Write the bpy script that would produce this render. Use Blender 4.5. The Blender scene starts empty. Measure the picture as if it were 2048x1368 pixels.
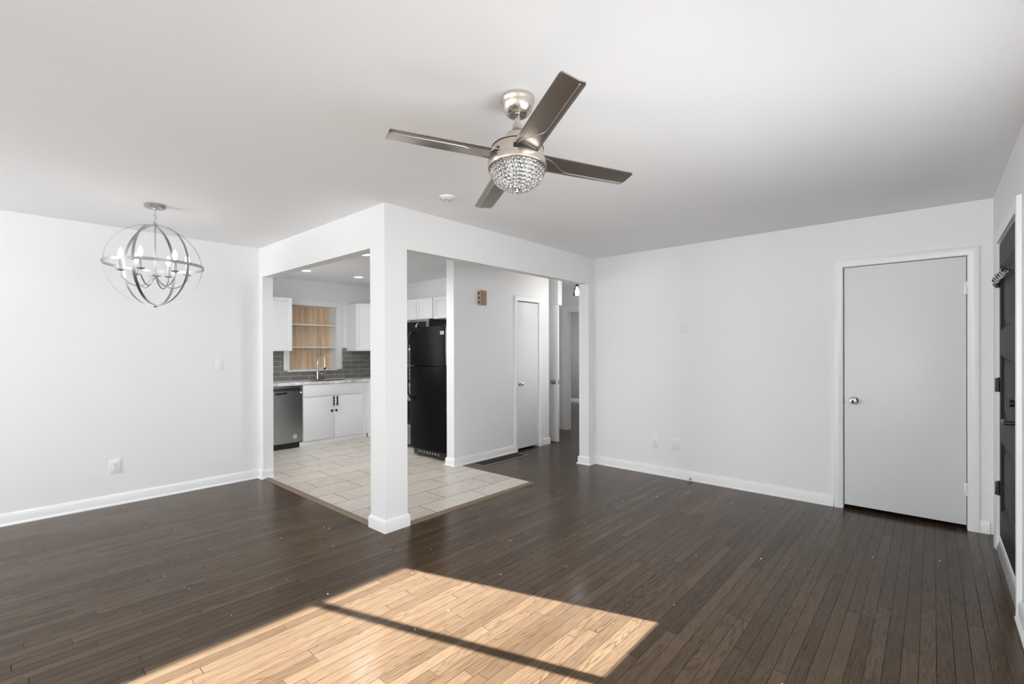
import bpy, bmesh, math, random
from mathutils import Vector, Matrix, Quaternion
random.seed(7)
PI = math.pi
scene = bpy.context.scene
C = scene.collection

# ------------------------------------------------------------------ camera
cam = bpy.data.cameras.new('camera')
cam_o = bpy.data.objects.new('camera', cam); C.objects.link(cam_o)
YAW, ROLL, PITCH, CAM_H = 0.7260, -0.0027, -0.0016, 1.3392
M = (Matrix.Translation((0, 0, CAM_H)) @ Matrix.Rotation(YAW, 4, 'Z') @
     Matrix.Rotation(PI / 2 + PITCH, 4, 'X') @ Matrix.Rotation(ROLL, 4, 'Z'))
cam_o.matrix_world = M
cam.sensor_width = 36.0
cam.lens = 946.9 / 2048 * 36.0
cam.shift_y = 20.1 / 2048
cam.clip_start = 0.02
cam.clip_end = 200
scene.camera = cam_o

# ------------------------------------------------------------------ view
scene.view_settings.view_transform = 'Standard'
scene.view_settings.look = 'None'
scene.view_settings.exposure = 0.10
scene.view_settings.gamma = 1.0
scene.view_settings.use_curve_mapping = False
scene.cycles.use_denoising = True

# ------------------------------------------------------------------ sky, sun, daylight at the side window, added fill lamps
w = bpy.data.worlds.new('World'); scene.world = w; w.use_nodes = True
bg = w.node_tree.nodes['Background']
bg.inputs[0].default_value = (0.86, 0.93, 1.0, 1)
bg.inputs[1].default_value = 1.5

ELEV = math.radians(33.7)
sun = bpy.data.lights.new('sun', 'SUN'); sun.energy = 53.0; sun.angle = math.radians(0.6)
sun.color = (1.0, 0.985, 0.96)
sun_o = bpy.data.objects.new('sun', sun); C.objects.link(sun_o)
sd = Vector((-0.9486 * math.cos(ELEV), -0.3166 * math.cos(ELEV), -math.sin(ELEV)))
sun_o.rotation_euler = sd.to_track_quat('-Z', 'Y').to_euler()
sun_o.location = (8, 4, 6)


def area_lamp(name, loc, d, sx, sy, power, spread=180):  # area lamp, for the side window and for the added fills
    l = bpy.data.lights.new(name, 'AREA'); l.shape = 'RECTANGLE'; l.size = sx; l.size_y = sy
    l.energy = power; l.color = (0.962, 0.984, 1.0); l.spread = math.radians(spread)
    o = bpy.data.objects.new(name, l); C.objects.link(o)
    o.location = loc; o.rotation_euler = Vector(d).to_track_quat('-Z', 'Y').to_euler()
    return o


# skylight falls downward through the side window; the other lamps below are added fill, some aimed up at the ceiling
area_lamp('daylight_side_window', (0.42, 1.55, 1.49), (-1, 0, -0.34), 2.2, 1.0, 30, 135)
area_lamp('side_ceiling_fill', (0.44, 1.55, 1.40), (-0.75, 1, 0.36), 2.0, 0.8, 3.5, 100)  # added lamp, aimed up to lift the far ceiling
area_lamp('rear_fill', (-1.30, -4.55, 1.30), (0, 1, 0.0), 2.3, 1.7, 10)  # added fill; the windows behind the camera are made up
area_lamp('rear_fill', (-4.00, -4.55, 1.30), (0, 1, 0.0), 2.3, 1.7, 6)  # second added fill behind the camera
area_lamp('rear_ceiling_fill', (-1.30, -4.58, 1.15), (0.42, 1, 0.20), 2.3, 1.3, 33, 80)  # added lamp, beamed at the far ceiling and upper walls
area_lamp('rear_ceiling_fill', (-4.00, -4.58, 1.15), (-0.60, 1, 0.28), 2.3, 1.3, 56, 90)  # same added beam from the left half of the rear wall
area_lamp('left_fill', (-5.40, -3.10, 1.45), (1, 0.12, 0.2), 1.8, 1.3, 102)  # added fill for the entry wall, out of view
area_lamp('kitchen_fill', (-5.90, 2.02, 1.55), (0.1, 1, -0.45), 0.7, 1.0, 12)  # added fill for the kitchen, unseen behind the header side
area_lamp('hall_fill', (-3.13, 5.75, 1.45), (-1, 0.25, 0.0), 0.9, 1.1, 3.6)  # added lamp to brighten the hall, hidden from the camera
area_lamp('bedroom_fill', (-7.72, 8.6, 1.5), (1, 0, 0), 1.0, 1.0, 36)  # added lamp for the room past the hall

# ------------------------------------------------------------------ key planes of the house
H = 2.44
XL, YH, XC, YF, XR = -5.369, 1.9875, -3.018, 4.881, 0.332   # left wall, header, right header, far wall, right wall
YS = -4.6                                                    # wall behind the camera
XK, YK = -7.2, 4.62                                          # kitchen sink wall, kitchen rear wall


# ------------------------------------------------------------------ materials
def mat(name, col, rough=0.5, metal=0.0, spec=None, emit=None, estr=0.0, trans=0.0, ior=None, coat=0.0):
    m = bpy.data.materials.new(name); m.use_nodes = True
    b = m.node_tree.nodes['Principled BSDF']
    b.inputs['Base Color'].default_value = (*col, 1)
    b.inputs['Roughness'].default_value = rough
    b.inputs['Metallic'].default_value = metal
    if spec is not None: b.inputs['Specular IOR Level'].default_value = spec
    if emit is not None:
        b.inputs['Emission Color'].default_value = (*emit, 1)
        b.inputs['Emission Strength'].default_value = estr
    if trans: b.inputs['Transmission Weight'].default_value = trans
    if ior: b.inputs['IOR'].default_value = ior
    if coat: b.inputs['Coat Weight'].default_value = coat
    return m


class NT:
    def __init__(s, m): s.t = m.node_tree; s.b = s.t.nodes['Principled BSDF']
    def n(s, typ, **kw):
        x = s.t.nodes.new(typ)
        for k, v in kw.items(): setattr(x, k, v)
        return x
    def l(s, a, b): s.t.links.new(a, b)
    def val(s, sock, v):
        if hasattr(v, 'is_output') or isinstance(v, bpy.types.NodeSocket): s.l(v, sock)
        else: sock.default_value = v
    def math(s, op, a, b=None, clamp=False):
        x = s.n('ShaderNodeMath', operation=op, use_clamp=clamp)
        s.val(x.inputs[0], a)
        if b is not None: s.val(x.inputs[1], b)
        return x.outputs[0]
    def comb(s, x, y, z=0.0):
        c = s.n('ShaderNodeCombineXYZ')
        for i, v in enumerate((x, y, z)): s.val(c.inputs[i], v)
        return c.outputs[0]
    def ramp(s, f, stops):
        r = s.n('ShaderNodeValToRGB'); s.l(f, r.inputs[0])
        e = r.color_ramp.elements
        while len(e) < len(stops): e.new(0.5)
        for i, (p, c) in enumerate(stops):
            e[i].position = p; e[i].color = (*c, 1)
        return r.outputs[0]
    def mix(s, f, a, b, mode='MIX'):
        x = s.n('ShaderNodeMix', data_type='RGBA', blend_type=mode)
        s.val(x.inputs[0], f)
        for sock, v in ((x.inputs[6], a), (x.inputs[7], b)):
            if isinstance(v, tuple): sock.default_value = (*v, 1)
            else: s.l(v, sock)
        return x.outputs[2]
    def noise(s, vec, scale, detail=3, rough=0.5):
        x = s.n('ShaderNodeTexNoise'); x.inputs['Scale'].default_value = scale
        x.inputs['Detail'].default_value = detail; x.inputs['Roughness'].default_value = rough
        if vec is not None: s.l(vec, x.inputs['Vector'])
        return x.outputs[0]
    def white(s, vec):
        x = s.n('ShaderNodeTexWhiteNoise', noise_dimensions='3D'); s.l(vec, x.inputs['Vector'])
        return x.outputs[0]
    def bump(s, h, strength, dist=0.002):
        x = s.n('ShaderNodeBump'); x.inputs['Strength'].default_value = strength
        x.inputs['Distance'].default_value = dist; s.l(h, x.inputs['Height'])
        s.l(x.outputs[0], s.b.inputs['Normal'])
    def pos(s):
        tc = s.n('ShaderNodeTexCoord'); sp = s.n('ShaderNodeSeparateXYZ')
        s.l(tc.outputs['Object'], sp.inputs[0]); return tc.outputs['Object'], sp.outputs


def paint(name, col, rough, bump=0.08, scale=180):
    m = mat(name, col, rough); t = NT(m)
    o, _ = t.pos()
    big = t.noise(o, 1.3, 2)
    t.l(t.mix(big, tuple(c * 0.975 for c in col), tuple(min(1, c * 1.02) for c in col)), t.b.inputs['Base Color'])
    t.bump(t.noise(o, scale, 3), bump, 0.001)
    return m


def wood_floor():
    m = mat('dark_oak_strip_floor', (0.1, 0.07, 0.05), 0.3); t = NT(m)
    o, (x, y, z) = t.pos()
    W, L = 0.0571, 0.86
    u = t.math('DIVIDE', t.math('SUBTRACT', x, 0.013), W)
    row = t.math('FLOOR', u); fx = t.math('SUBTRACT', u, row)
    r1 = t.white(t.comb(row, 3.7, 1.3))
    v = t.math('ADD', t.math('DIVIDE', y, L), t.math('MULTIPLY', r1, 17.3))
    # uneven board lengths: a slow wobble along the row
    v = t.math('ADD', v, t.math('MULTIPLY', t.math('SINE', t.math('ADD', t.math('MULTIPLY', y, 2.3), t.math('MULTIPLY', r1, 40.0))), 0.22))
    idx = t.math('FLOOR', v); fy = t.math('SUBTRACT', v, idx)
    rnd = t.white(t.comb(row, idx, 0.5)); rnd2 = t.white(t.comb(row, idx, 9.5))
    gx = t.math('MULTIPLY', t.math('MINIMUM', fx, t.math('SUBTRACT', 1.0, fx)), W)
    gy = t.math('MULTIPLY', t.math('MINIMUM', fy, t.math('SUBTRACT', 1.0, fy)), L)
    gap = t.math('MULTIPLY', t.math('DIVIDE', t.math('SUBTRACT', t.math('MINIMUM', gx, gy), 0.0003), 0.0014), 1.0, clamp=True)
    # grain, stretched along the boards and different on every board
    ox = t.math('ADD', x, t.math('MULTIPLY', rnd, 7.0)); oy = t.math('ADD', y, t.math('MULTIPLY', rnd2, 31.0))
    fine = t.noise(t.comb(t.math('MULTIPLY', ox, 260.0), t.math('MULTIPLY', oy, 7.0), rnd), 1.0, 4, 0.6)
    pores = t.noise(t.comb(t.math('MULTIPLY', ox, 520.0), t.math('MULTIPLY', oy, 16.0), rnd2), 1.0, 2, 0.5)
    # flame-shaped growth rings: contour lines of a slow noise stretched along the board
    n1 = t.noise(t.comb(t.math('MULTIPLY', ox, 11.0), t.math('MULTIPLY', oy, 0.85), t.math('MULTIPLY', rnd, 5.0)), 1.0, 2, 0.45)
    n1 = t.math('ADD', n1, t.math('MULTIPLY', t.noise(t.comb(t.math('MULTIPLY', ox, 60.0), t.math('MULTIPLY', oy, 12.0), rnd), 1.0, 2), 0.022))
    cath = t.math('FRACT', t.math('MULTIPLY', n1, 22.0))
    big = t.noise(o, 0.9, 3, 0.55)
    tone = t.math('ADD', t.math('MULTIPLY', rnd, 0.50), t.math('MULTIPLY', big, 0.50))
    base = t.ramp(tone, [(0.15, (0.050, 0.0325, 0.0195)), (0.42, (0.073, 0.0490, 0.0300)), (0.62, (0.088, 0.0600, 0.0370)), (0.90, (0.118, 0.083, 0.052))])
    g = t.math('ADD', t.math('MULTIPLY', fine, 0.55), t.math('MULTIPLY', pores, 0.45))
    gr = t.ramp(g, [(0.34, (0.58, 0.53, 0.48)), (0.5, (0.98, 0.98, 0.98)), (0.66, (1.18, 1.17, 1.15))])
    col = t.mix(1.0, base, gr, 'MULTIPLY')
    cr = t.ramp(cath, [(0.0, (0.50, 0.44, 0.38)), (0.12, (0.66, 0.61, 0.56)), (0.34, (1.02, 1.02, 1.02)), (0.90, (1.08, 1.08, 1.08)), (1.0, (0.60, 0.54, 0.48))])
    flame = t.math('ADD', 0.12, t.math('MULTIPLY', t.math('POWER', rnd2, 1.6), 0.75))
    col = t.mix(flame, col, t.mix(1.0, col, cr, 'MULTIPLY'))
    # faint worn, dusty areas
    dust = t.ramp(t.noise(o, 2.1, 5, 0.62), [(0.52, (0, 0, 0)), (0.78, (1, 1, 1))])
    col = t.mix(t.math('MULTIPLY', dust, 0.22), col, (0.095, 0.078, 0.062))
    col = t.mix(gap, (0.018, 0.012, 0.008), col)
    t.l(col, t.b.inputs['Base Color'])
    rg = t.math('ADD', 0.13, t.math('MULTIPLY', t.noise(o, 5.0, 4), 0.12))
    t.l(t.math('ADD', rg, t.math('MULTIPLY', fine, 0.05)), t.b.inputs['Roughness'])
    t.l(t.math('MULTIPLY', gap, 0.19), t.b.inputs['Specular IOR Level'])
    hgt = t.math('ADD', t.math('MULTIPLY', gap, 1.0), t.math('ADD', t.math('MULTIPLY', g, 0.12), t.math('MULTIPLY', rnd, 0.25)))
    t.bump(hgt, 0.35, 0.0012)
    return m


def tile_floor():
    m = mat('beige_floor_tile', (0.5, 0.46, 0.41), 0.35); t = NT(m)
    o, (x, y, z) = t.pos()
    W, L = 0.3015, 0.61
    u = t.math('DIVIDE', t.math('ADD', x, 3.012), W); row = t.math('FLOOR', u); fx = t.math('SUBTRACT', u, row)
    half = t.math('MULTIPLY', t.math('MODULO', t.math('ADD', row, 100.0), 2.0), 0.5)
    v = t.math('ADD', t.math('DIVIDE', t.math('SUBTRACT', y, 2.21), L), t.math('SUBTRACT', half, 0.0))
    idx = t.math('FLOOR', v); fy = t.math('SUBTRACT', v, idx)
    d = t.math('MINIMUM', t.math('MULTIPLY', t.math('MINIMUM', fx, t.math('SUBTRACT', 1.0, fx)), W),
               t.math('MULTIPLY', t.math('MINIMUM', fy, t.math('SUBTRACT', 1.0, fy)), L))
    gap = t.math('DIVIDE', t.math('SUBTRACT', d, 0.0024), 0.0012, clamp=True)
    rnd = t.white(t.comb(row, idx, 2.5))
    off = t.comb(t.math('ADD', x, t.math('MULTIPLY', rnd, 9.0)), y, rnd)
    mott = t.math('ADD', t.math('MULTIPLY', t.noise(off, 9.0, 6, 0.6), 0.75), t.math('MULTIPLY', rnd, 0.25))
    col = t.ramp(mott, [(0.25, (0.54, 0.485, 0.415)), (0.5, (0.64, 0.59, 0.525)), (0.75, (0.71, 0.67, 0.61))])
    spk = t.ramp(t.noise(off, 46.0, 3, 0.6), [(0.30, (0.62, 0.58, 0.52)), (0.40, (1, 1, 1))])
    col = t.mix(0.5, col, t.mix(1.0, col, spk, 'MULTIPLY'))
    col = t.mix(gap, (0.075, 0.055, 0.04), col)
    t.l(col, t.b.inputs['Base Color'])
    t.l(t.math('ADD', 0.62, t.math('MULTIPLY', gap, -0.28)), t.b.inputs['Roughness'])
    t.bump(gap, 0.5, 0.002)
    return m


def backsplash_mat(along='y'):
    m = mat('grey_glass_subway_tile', (0.1, 0.1, 0.1), 0.15); t = NT(m)
    o, (x, y, z) = t.pos()
    br = t.n('ShaderNodeTexBrick'); br.offset = 0.5
    t.l(t.comb(t.math('ADD', y if along == 'y' else x, 0.018), t.math('SUBTRACT', z, 0.974), 0.0), br.inputs['Vector'])
    br.inputs['Scale'].default_value = 1.0
    br.inputs['Brick Width'].default_value = 0.283; br.inputs['Row Height'].default_value = 0.0745
    br.inputs['Mortar Size'].default_value = 0.0022; br.inputs['Mortar Smooth'].default_value = 0.1
    br.inputs['Color1'].default_value = (0.185, 0.18, 0.168, 1); br.inputs['Color2'].default_value = (0.25, 0.243, 0.23, 1)
    br.inputs['Mortar'].default_value = (0.62, 0.61, 0.58, 1)
    t.l(br.outputs[0], t.b.inputs['Base Color'])
    t.l(t.math('ADD', 0.14, t.math('MULTIPLY', br.outputs[1], 0.5)), t.b.inputs['Roughness'])
    return m


def plank_panel():
    m = mat('raw_pine_boards', (0.6, 0.4, 0.25), 0.6); t = NT(m)
    o, (x, y, z) = t.pos()
    u = t.math('DIVIDE', t.math('SUBTRACT', y, 3.085), 0.255); row = t.math('FLOOR', u); fx = t.math('SUBTRACT', u, row)
    rnd = t.white(t.comb(row, 1.5, 2.0))
    g = t.noise(t.comb(t.math('MULTIPLY', t.math('ADD', y, t.math('MULTIPLY', rnd, 5.0)), 16.0), t.math('MULTIPLY', z, 0.9), rnd), 1.0, 4, 0.55)
    col = t.ramp(g, [(0.30, (0.58, 0.38, 0.22)), (0.5, (0.78, 0.57, 0.38)), (0.72, (0.86, 0.69, 0.51))])
    kn = t.n('ShaderNodeTexVoronoi'); kn.inputs['Scale'].default_value = 3.4
    t.l(t.comb(t.math('MULTIPLY', y, 1.6), z, 0.0), kn.inputs['Vector'])
    col = t.mix(t.math('MULTIPLY', t.ramp(kn.outputs[0], [(0.05, (1, 1, 1)), (0.12, (0, 0, 0))]), 0.55), col, (0.22, 0.13, 0.07))
    gap = t.math('DIVIDE', t.math('MULTIPLY', t.math('MINIMUM', fx, t.math('SUBTRACT', 1.0, fx)), 0.255), 0.0025, clamp=True)
    col = t.mix(gap, (0.24, 0.15, 0.09), col)
    t.l(col, t.b.inputs['Base Color'])
    return m


def marble():
    m = mat('grey_veined_marble', (0.7, 0.69, 0.68), 0.22); t = NT(m)
    o, _ = t.pos()
    n = t.noise(o, 7.0, 8, 0.65)
    t.l(t.ramp(n, [(0.36, (0.44, 0.41, 0.39)), (0.46, (0.72, 0.69, 0.67)), (0.60, (0.86, 0.84, 0.82))]), t.b.inputs['Base Color'])
    return m


def brushed(name, col, rough=0.28, sc=(1, 1, 120)):
    m = mat(name, col, rough, 1.0); t = NT(m)
    o, (x, y, z) = t.pos()
    n = t.noise(t.comb(t.math('MULTIPLY', x, sc[0]), t.math('MULTIPLY', y, sc[1]), t.math('MULTIPLY', z, sc[2])), 6.0, 3)
    t.l(t.math('ADD', rough - 0.025, t.math('MULTIPLY', n, 0.05)), t.b.inputs['Roughness'])
    return m


M_wall = paint('wall_paint', (0.86, 0.86, 0.86), 0.55)
M_ceil = paint('ceiling_paint', (0.93, 0.93, 0.935), 0.8)
M_trim = mat('white_trim_enamel', (0.89, 0.89, 0.89), 0.32)
M_door = paint('white_door_paint', (0.82, 0.82, 0.82), 0.4, 0.15, 90)
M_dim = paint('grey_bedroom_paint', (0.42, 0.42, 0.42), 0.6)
M_wood = wood_floor()
M_tile = tile_floor()
M_splash = backsplash_mat()
M_pine = plank_panel()
M_marble = marble()
M_strip = mat('weathered_wood_strip', (0.20, 0.145, 0.10), 0.45)
M_cab = paint('cabinet_lacquer', (0.85, 0.86, 0.87), 0.38, 0.03)
M_black = mat('black_plastic', (0.012, 0.012, 0.012), 0.3)
M_fridge = mat('black_textured_steel', (0.004, 0.004, 0.0045), 0.3, 0, 0.08)
M_blackgloss = mat('black_gloss_plastic', (0.01, 0.01, 0.01), 0.12)
M_steel = brushed('brushed_stainless_steel', (0.42, 0.425, 0.43), 0.32, (1, 1, 60))
M_chrome = mat('polished_chrome', (0.78, 0.77, 0.75), 0.09, 1.0)
M_brass = mat('aged_nickel', (0.42, 0.36, 0.27), 0.22, 1.0)
M_nickel = brushed('brushed_nickel', (0.66, 0.605, 0.53), 0.27, (1, 1, 30))
M_satin = brushed('satin_nickel_band', (0.42, 0.42, 0.42), 0.3, (1, 1, 60))
M_blade = mat('pewter_blade_lacquer', (0.50, 0.465, 0.43), 0.27, 0.92)
M_pewter = mat('bronze_edge', (0.34, 0.27, 0.21), 0.3, 0.9)
M_crystal = mat('clear_crystal', (1, 1, 1), 0.02, 0, None, None, 0, 1.0, 1.5)
def thin_glass():
    m = mat('clear_lamp_glass', (1, 1, 1), 0.03); t = NT(m)
    tr = t.n('ShaderNodeBsdfTransparent'); tr.inputs[0].default_value = (0.95, 0.95, 0.95, 1)
    gl = t.n('ShaderNodeBsdfGlossy'); gl.inputs['Roughness'].default_value = 0.04
    fr = t.n('ShaderNodeFresnel'); fr.inputs[0].default_value = 1.5
    mx = t.n('ShaderNodeMixShader'); t.l(fr.outputs[0], mx.inputs[0]); t.l(tr.outputs[0], mx.inputs[1]); t.l(gl.outputs[0], mx.inputs[2])
    t.l(mx.outputs[0], t.t.nodes['Material Output'].inputs['Surface'])
    return m
M_glass = thin_glass()
M_darkin = mat('dark_interior', (0.05, 0.045, 0.04), 0.6)
M_bulb = mat('lit_candle_bulb', (1, 1, 1), 0.3, 0, None, (1.0, 0.97, 0.92), 16.0)
M_bulb2 = mat('lit_hall_bulb', (1, 1, 1), 0.3, 0, None, (1.0, 0.97, 0.92), 28.0)
M_can = mat('lit_downlight_lens', (1, 1, 1), 0.3, 0, None, (1.0, 0.98, 0.95), 9.0)
M_plate = mat('white_plastic', (0.84, 0.84, 0.84), 0.3)
M_slot = mat('dark_slot', (0.06, 0.06, 0.06), 0.5)
M_chime = mat('tan_wood_veneer', (0.34, 0.225, 0.125), 0.45)
M_chimeside = mat('beige_plastic', (0.50, 0.38, 0.25), 0.5)
M_char = mat('charcoal_door_paint', (0.022, 0.022, 0.024), 0.5, 0, 0.15)
M_vent = mat('dark_bronze_metal', (0.06, 0.047, 0.038), 0.45, 0.4)
M_ventrim = mat('vent_frame_metal', (0.30, 0.28, 0.26), 0.4, 0.3)
M_sill = mat('grey_aluminium_threshold', (0.45, 0.45, 0.45), 0.35, 0.3)
M_candle = mat('white_candle_sleeve', (0.9, 0.9, 0.9), 0.35)
M_bronzemw = mat('warm_stainless', (0.36, 0.31, 0.27), 0.3, 0.9)
M_tag = mat('white_paper_tag', (0.85, 0.85, 0.85), 0.5)
M_dwstrip = mat('dark_control_glass', (0.03, 0.032, 0.038), 0.15)


# ------------------------------------------------------------------ mesh building
class MB:
    def __init__(s): s.bm = bmesh.new()

    def box(s, x0, x1, y0, y1, z0, z1, bev=0.0, seg=2):
        x0, x1 = sorted((x0, x1)); y0, y1 = sorted((y0, y1)); z0, z1 = sorted((z0, z1))
        b = s.bm
        v = [b.verts.new(p) for p in ((x0, y0, z0), (x1, y0, z0), (x1, y1, z0), (x0, y1, z0), (x0, y0, z1), (x1, y0, z1), (x1, y1, z1), (x0, y1, z1))]
        fs = [b.faces.new([v[i] for i in f]) for f in ((3, 2, 1, 0), (4, 5, 6, 7), (0, 1, 5, 4), (1, 2, 6, 5), (2, 3, 7, 6), (3, 0, 4, 7))]
        if bev > 0:
            es = list({e for f in fs for e in f.edges})
            bmesh.ops.bevel(b, geom=es, offset=min(bev, 0.45 * min(x1 - x0, y1 - y0, z1 - z0)), segments=seg, affect='EDGES', profile=0.5)
        return s

    def rings(s, rings, closed_u=True, cap0=True, cap1=True, closed_v=False):
        b = s.bm
        R = [[b.verts.new(p) for p in r] for r in rings]
        n = len(R[0]); m = len(R)
        for i in range(m if closed_v else m - 1):
            a, c = R[i], R[(i + 1) % m]
            for j in range(n if closed_u else n - 1):
                k = (j + 1) % n
                try: b.faces.new((a[j], a[k], c[k], c[j]))
                except ValueError: pass
        if not closed_v:
            if cap0: b.faces.new(list(reversed(R[0])))
            if cap1: b.faces.new(R[-1])
        return s

    def lathe(s, prof, c=(0, 0, 0), seg=40, axis='Z', cap=True):
        rr = []
        for r, h in prof:
            ring = []
            for k in range(seg):
                a = 2 * PI * k / seg
                p = (max(r, 1e-5) * math.cos(a), max(r, 1e-5) * math.sin(a), h)
                if axis == 'X': p = (p[2], p[0], p[1])
                if axis == 'Y': p = (p[0], p[2], p[1])
                ring.append((p[0] + c[0], p[1] + c[1], p[2] + c[2]))
            rr.append(ring)
        return s.rings(rr, True, cap, cap)

    def tube(s, pts, r, seg=12, closed=False):
        P = [Vector(p) for p in pts]; n = len(P); rr = []
        up = None
        for i in range(n):
            a = P[(i - 1) % n] if (closed or i > 0) else P[i]
            b = P[(i + 1) % n] if (closed or i < n - 1) else P[i]
            t = (b - a).normalized()
            if up is None:
                up = t.orthogonal().normalized()
            else:
                up = (up - t * up.dot(t))
                up = up.normalized() if up.length > 1e-6 else t.orthogonal().normalized()
            sd_ = t.cross(up)
            ri = r[i] if isinstance(r, (list, tuple)) else r
            rr.append([P[i] + (up * math.cos(2 * PI * k / seg) + sd_ * math.sin(2 * PI * k / seg)) * ri for k in range(seg)])
        return s.rings(rr, True, True, True, closed)

    def cyl(s, p0, p1, r0, r1=None, seg=24):
        return s.tube([p0, p1], [r0, r0 if r1 is None else r1], seg)

    def ball(s, c, r, u=16, v=10, sc=(1, 1, 1)):
        prof = [(r * math.sin(PI * i / v), -r * math.cos(PI * i / v)) for i in range(v + 1)]
        rr = []
        for rad, h in prof:
            rr.append([(c[0] + sc[0] * max(rad, 1e-5) * math.cos(2 * PI * k / u), c[1] + sc[1] * max(rad, 1e-5) * math.sin(2 * PI * k / u), c[2] + sc[2] * h) for k in range(u)])
        return s.rings(rr)

    def sweep(s, path, prof, mp, closed=False):
        n = len(path); rr = []
        def nrm(a, b):
            dx, dy = b[0] - a[0], b[1] - a[1]; l = math.hypot(dx, dy); return (-dy / l, dx / l)
        for i in range(n):
            if closed or 0 < i < n - 1:
                n1 = nrm(path[(i - 1) % n], path[i]); n2 = nrm(path[i], path[(i + 1) % n])
                k = 1 + n1[0] * n2[0] + n1[1] * n2[1]
                m = ((n1[0] + n2[0]) / k, (n1[1] + n2[1]) / k)
            elif i == 0: m = nrm(path[0], path[1])
            else: m = nrm(path[-2], path[-1])
            rr.append([mp(path[i][0] + m[0] * d, path[i][1] + m[1] * d, h) for d, h in prof])
        return s.rings(rr, True, True, True, closed)

    def prism(s, poly, mp, h0, h1):
        return s.rings([[mp(a, b, h0) for a, b in poly], [mp(a, b, h1) for a, b in poly]])

    def xf(s, mtx):
        bmesh.ops.transform(s.bm, matrix=mtx, verts=s.bm.verts); return s

    def build(s, name, m, parent=None, local=False, smooth=35):
        b = s.bm
        bmesh.ops.recalc_face_normals(b, faces=b.faces)
        me = bpy.data.meshes.new(name)
        if parent is not None and not local:
            off = Vector((0, 0, 0)); q = parent
            while q is not None: off += Vector(q.location); q = q.parent
            bmesh.ops.translate(b, verts=b.verts, vec=-off)
        b.to_mesh(me); b.free()
        if smooth:
            me.shade_smooth(); me.set_sharp_from_angle(angle=math.radians(smooth))
        me.materials.append(m)
        o = bpy.data.objects.new(name, me); C.objects.link(o)
        if parent is not None: o.parent = parent
        return o


def tag(o, label, cat, group=None, kind=None):
    o['label'] = label; o['category'] = cat
    if group: o['group'] = group
    if kind: o['kind'] = kind
    return o


def thing(name, label, cat, loc=(0, 0, 0), group=None, kind=None):
    o = bpy.data.objects.new(name, None); o.empty_display_size = 0.1; C.objects.link(o); o.location = loc
    return tag(o, label, cat, group, kind)


def bx(*a, **k): return MB().box(*a, **k)


def struct(name, mb, m, label, cat, parent=None, smooth=35):
    o = mb.build(name, m, parent, smooth=smooth)
    if parent is None: tag(o, label, cat, None, 'structure')
    return o


def copy_tree(o, parent=None):
    c = o.copy(); C.objects.link(c)
    if parent is not None: c.parent = parent
    for ch in list(o.children): copy_tree(ch, c)
    return c


XY = lambda a, b, h: (a, b, h)

# ------------------------------------------------------------------ the shell
struct('floor', bx(-9.2, 0.6, -4.75, 10.6, -0.10, 0.0), M_wood, 'dark brown oak strip floor running through living room and hall', 'floor')
struct('ceiling', bx(-9.2, 0.6, -4.75, 10.6, H, H + 0.12), M_ceil, 'smooth white ceiling over the whole open room', 'ceiling')
tf = MB().prism([(-7.25, 2.03), (-3.055, 2.03), (-3.055, 3.735), (-4.27, 3.735), (-4.27, 4.66), (-7.25, 4.66)], XY, -0.002, 0.007)
struct('floor_tile', tf, M_tile, 'beige rectangular kitchen floor tiles laid in running bond', 'floor', smooth=0)

LWa, LWb, LWz0, LWz1 = -4.0, -2.2, 0.8, 2.1  # opening added for the left fill lamp
mb = MB().box(XL - 0.1, XL, YS - 0.1, LWa, 0, H).box(XL - 0.1, XL, LWb, YH + 0.1, 0, H).box(XL - 0.1, XL, LWa, LWb, 0, LWz0).box(XL - 0.1, XL, LWa, LWb, LWz1, H)
struct('wall_left', mb, M_wall, 'long blank white wall behind the orb chandelier', 'wall')
mb = MB().box(XL, -5.277, YH, YH + 0.105, 0, 2.13)
struct('wall_jamb', mb, M_wall, 'narrow white wall return beside the kitchen opening at the long blank wall', 'wall')
mb = MB().box(XL - 0.1, -3.212, YH, YH + 0.105, 2.13, H)
struct('wall_header_left', mb, M_wall, 'white header over the kitchen opening with the sink view', 'wall')
mb = MB().box(XC - 0.095, XC, YH + 0.1985, YF, 2.125, H)
struct('wall_header_right', mb, M_wall, 'white header running from the column over the hall opening', 'wall')
mb = MB().box(-3.212, XC, YH, YH + 0.1985, 0, H)
struct('column', mb, M_wall, 'square white column at the outer corner of the kitchen', 'column')
mb = MB().box(-3.15, XC, 4.753, YF, 0, 2.125).box(-3.15, XC - 0.095, 4.753, YF, 2.125, H)
struct('wall_stub', mb, M_wall, 'short white wall stub ending the hall opening beside the broad wall', 'wall')
# far wall with closet door opening
D1a, D1b, D1t = -0.566, 0.194, 2.043
mb = MB().box(-3.15, D1a, YF, YF + 0.1, 0, H).box(D1b, XR + 0.15, YF, YF + 0.1, 0, H).box(D1a, D1b, YF, YF + 0.1, D1t, H)
struct('wall_far', mb, M_wall, 'broad white wall holding the flush closet door', 'wall')
# right wall: front door opening and the window
D3a, D3b, D3t = 3.50, 4.525, 2.045
Wa, Wb, Wz0, Wz1 = 0.42, 2.706, 0.945, 2.03
mb = MB()
for y0, y1, z0, z1 in ((D3b, YF + 0.1, 0, H), (D3a, D3b, D3t, H), (Wb, D3a, 0, H), (Wa, Wb, 0, Wz0), (Wa, Wb, Wz1, H), (YS - 0.1, Wa, 0, H)):
    mb.box(XR, XR + 0.12, y0, y1, z0, z1)
struct('wall_right', mb, M_wall, 'white entry wall at the edge holding the charcoal door', 'wall')
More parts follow.
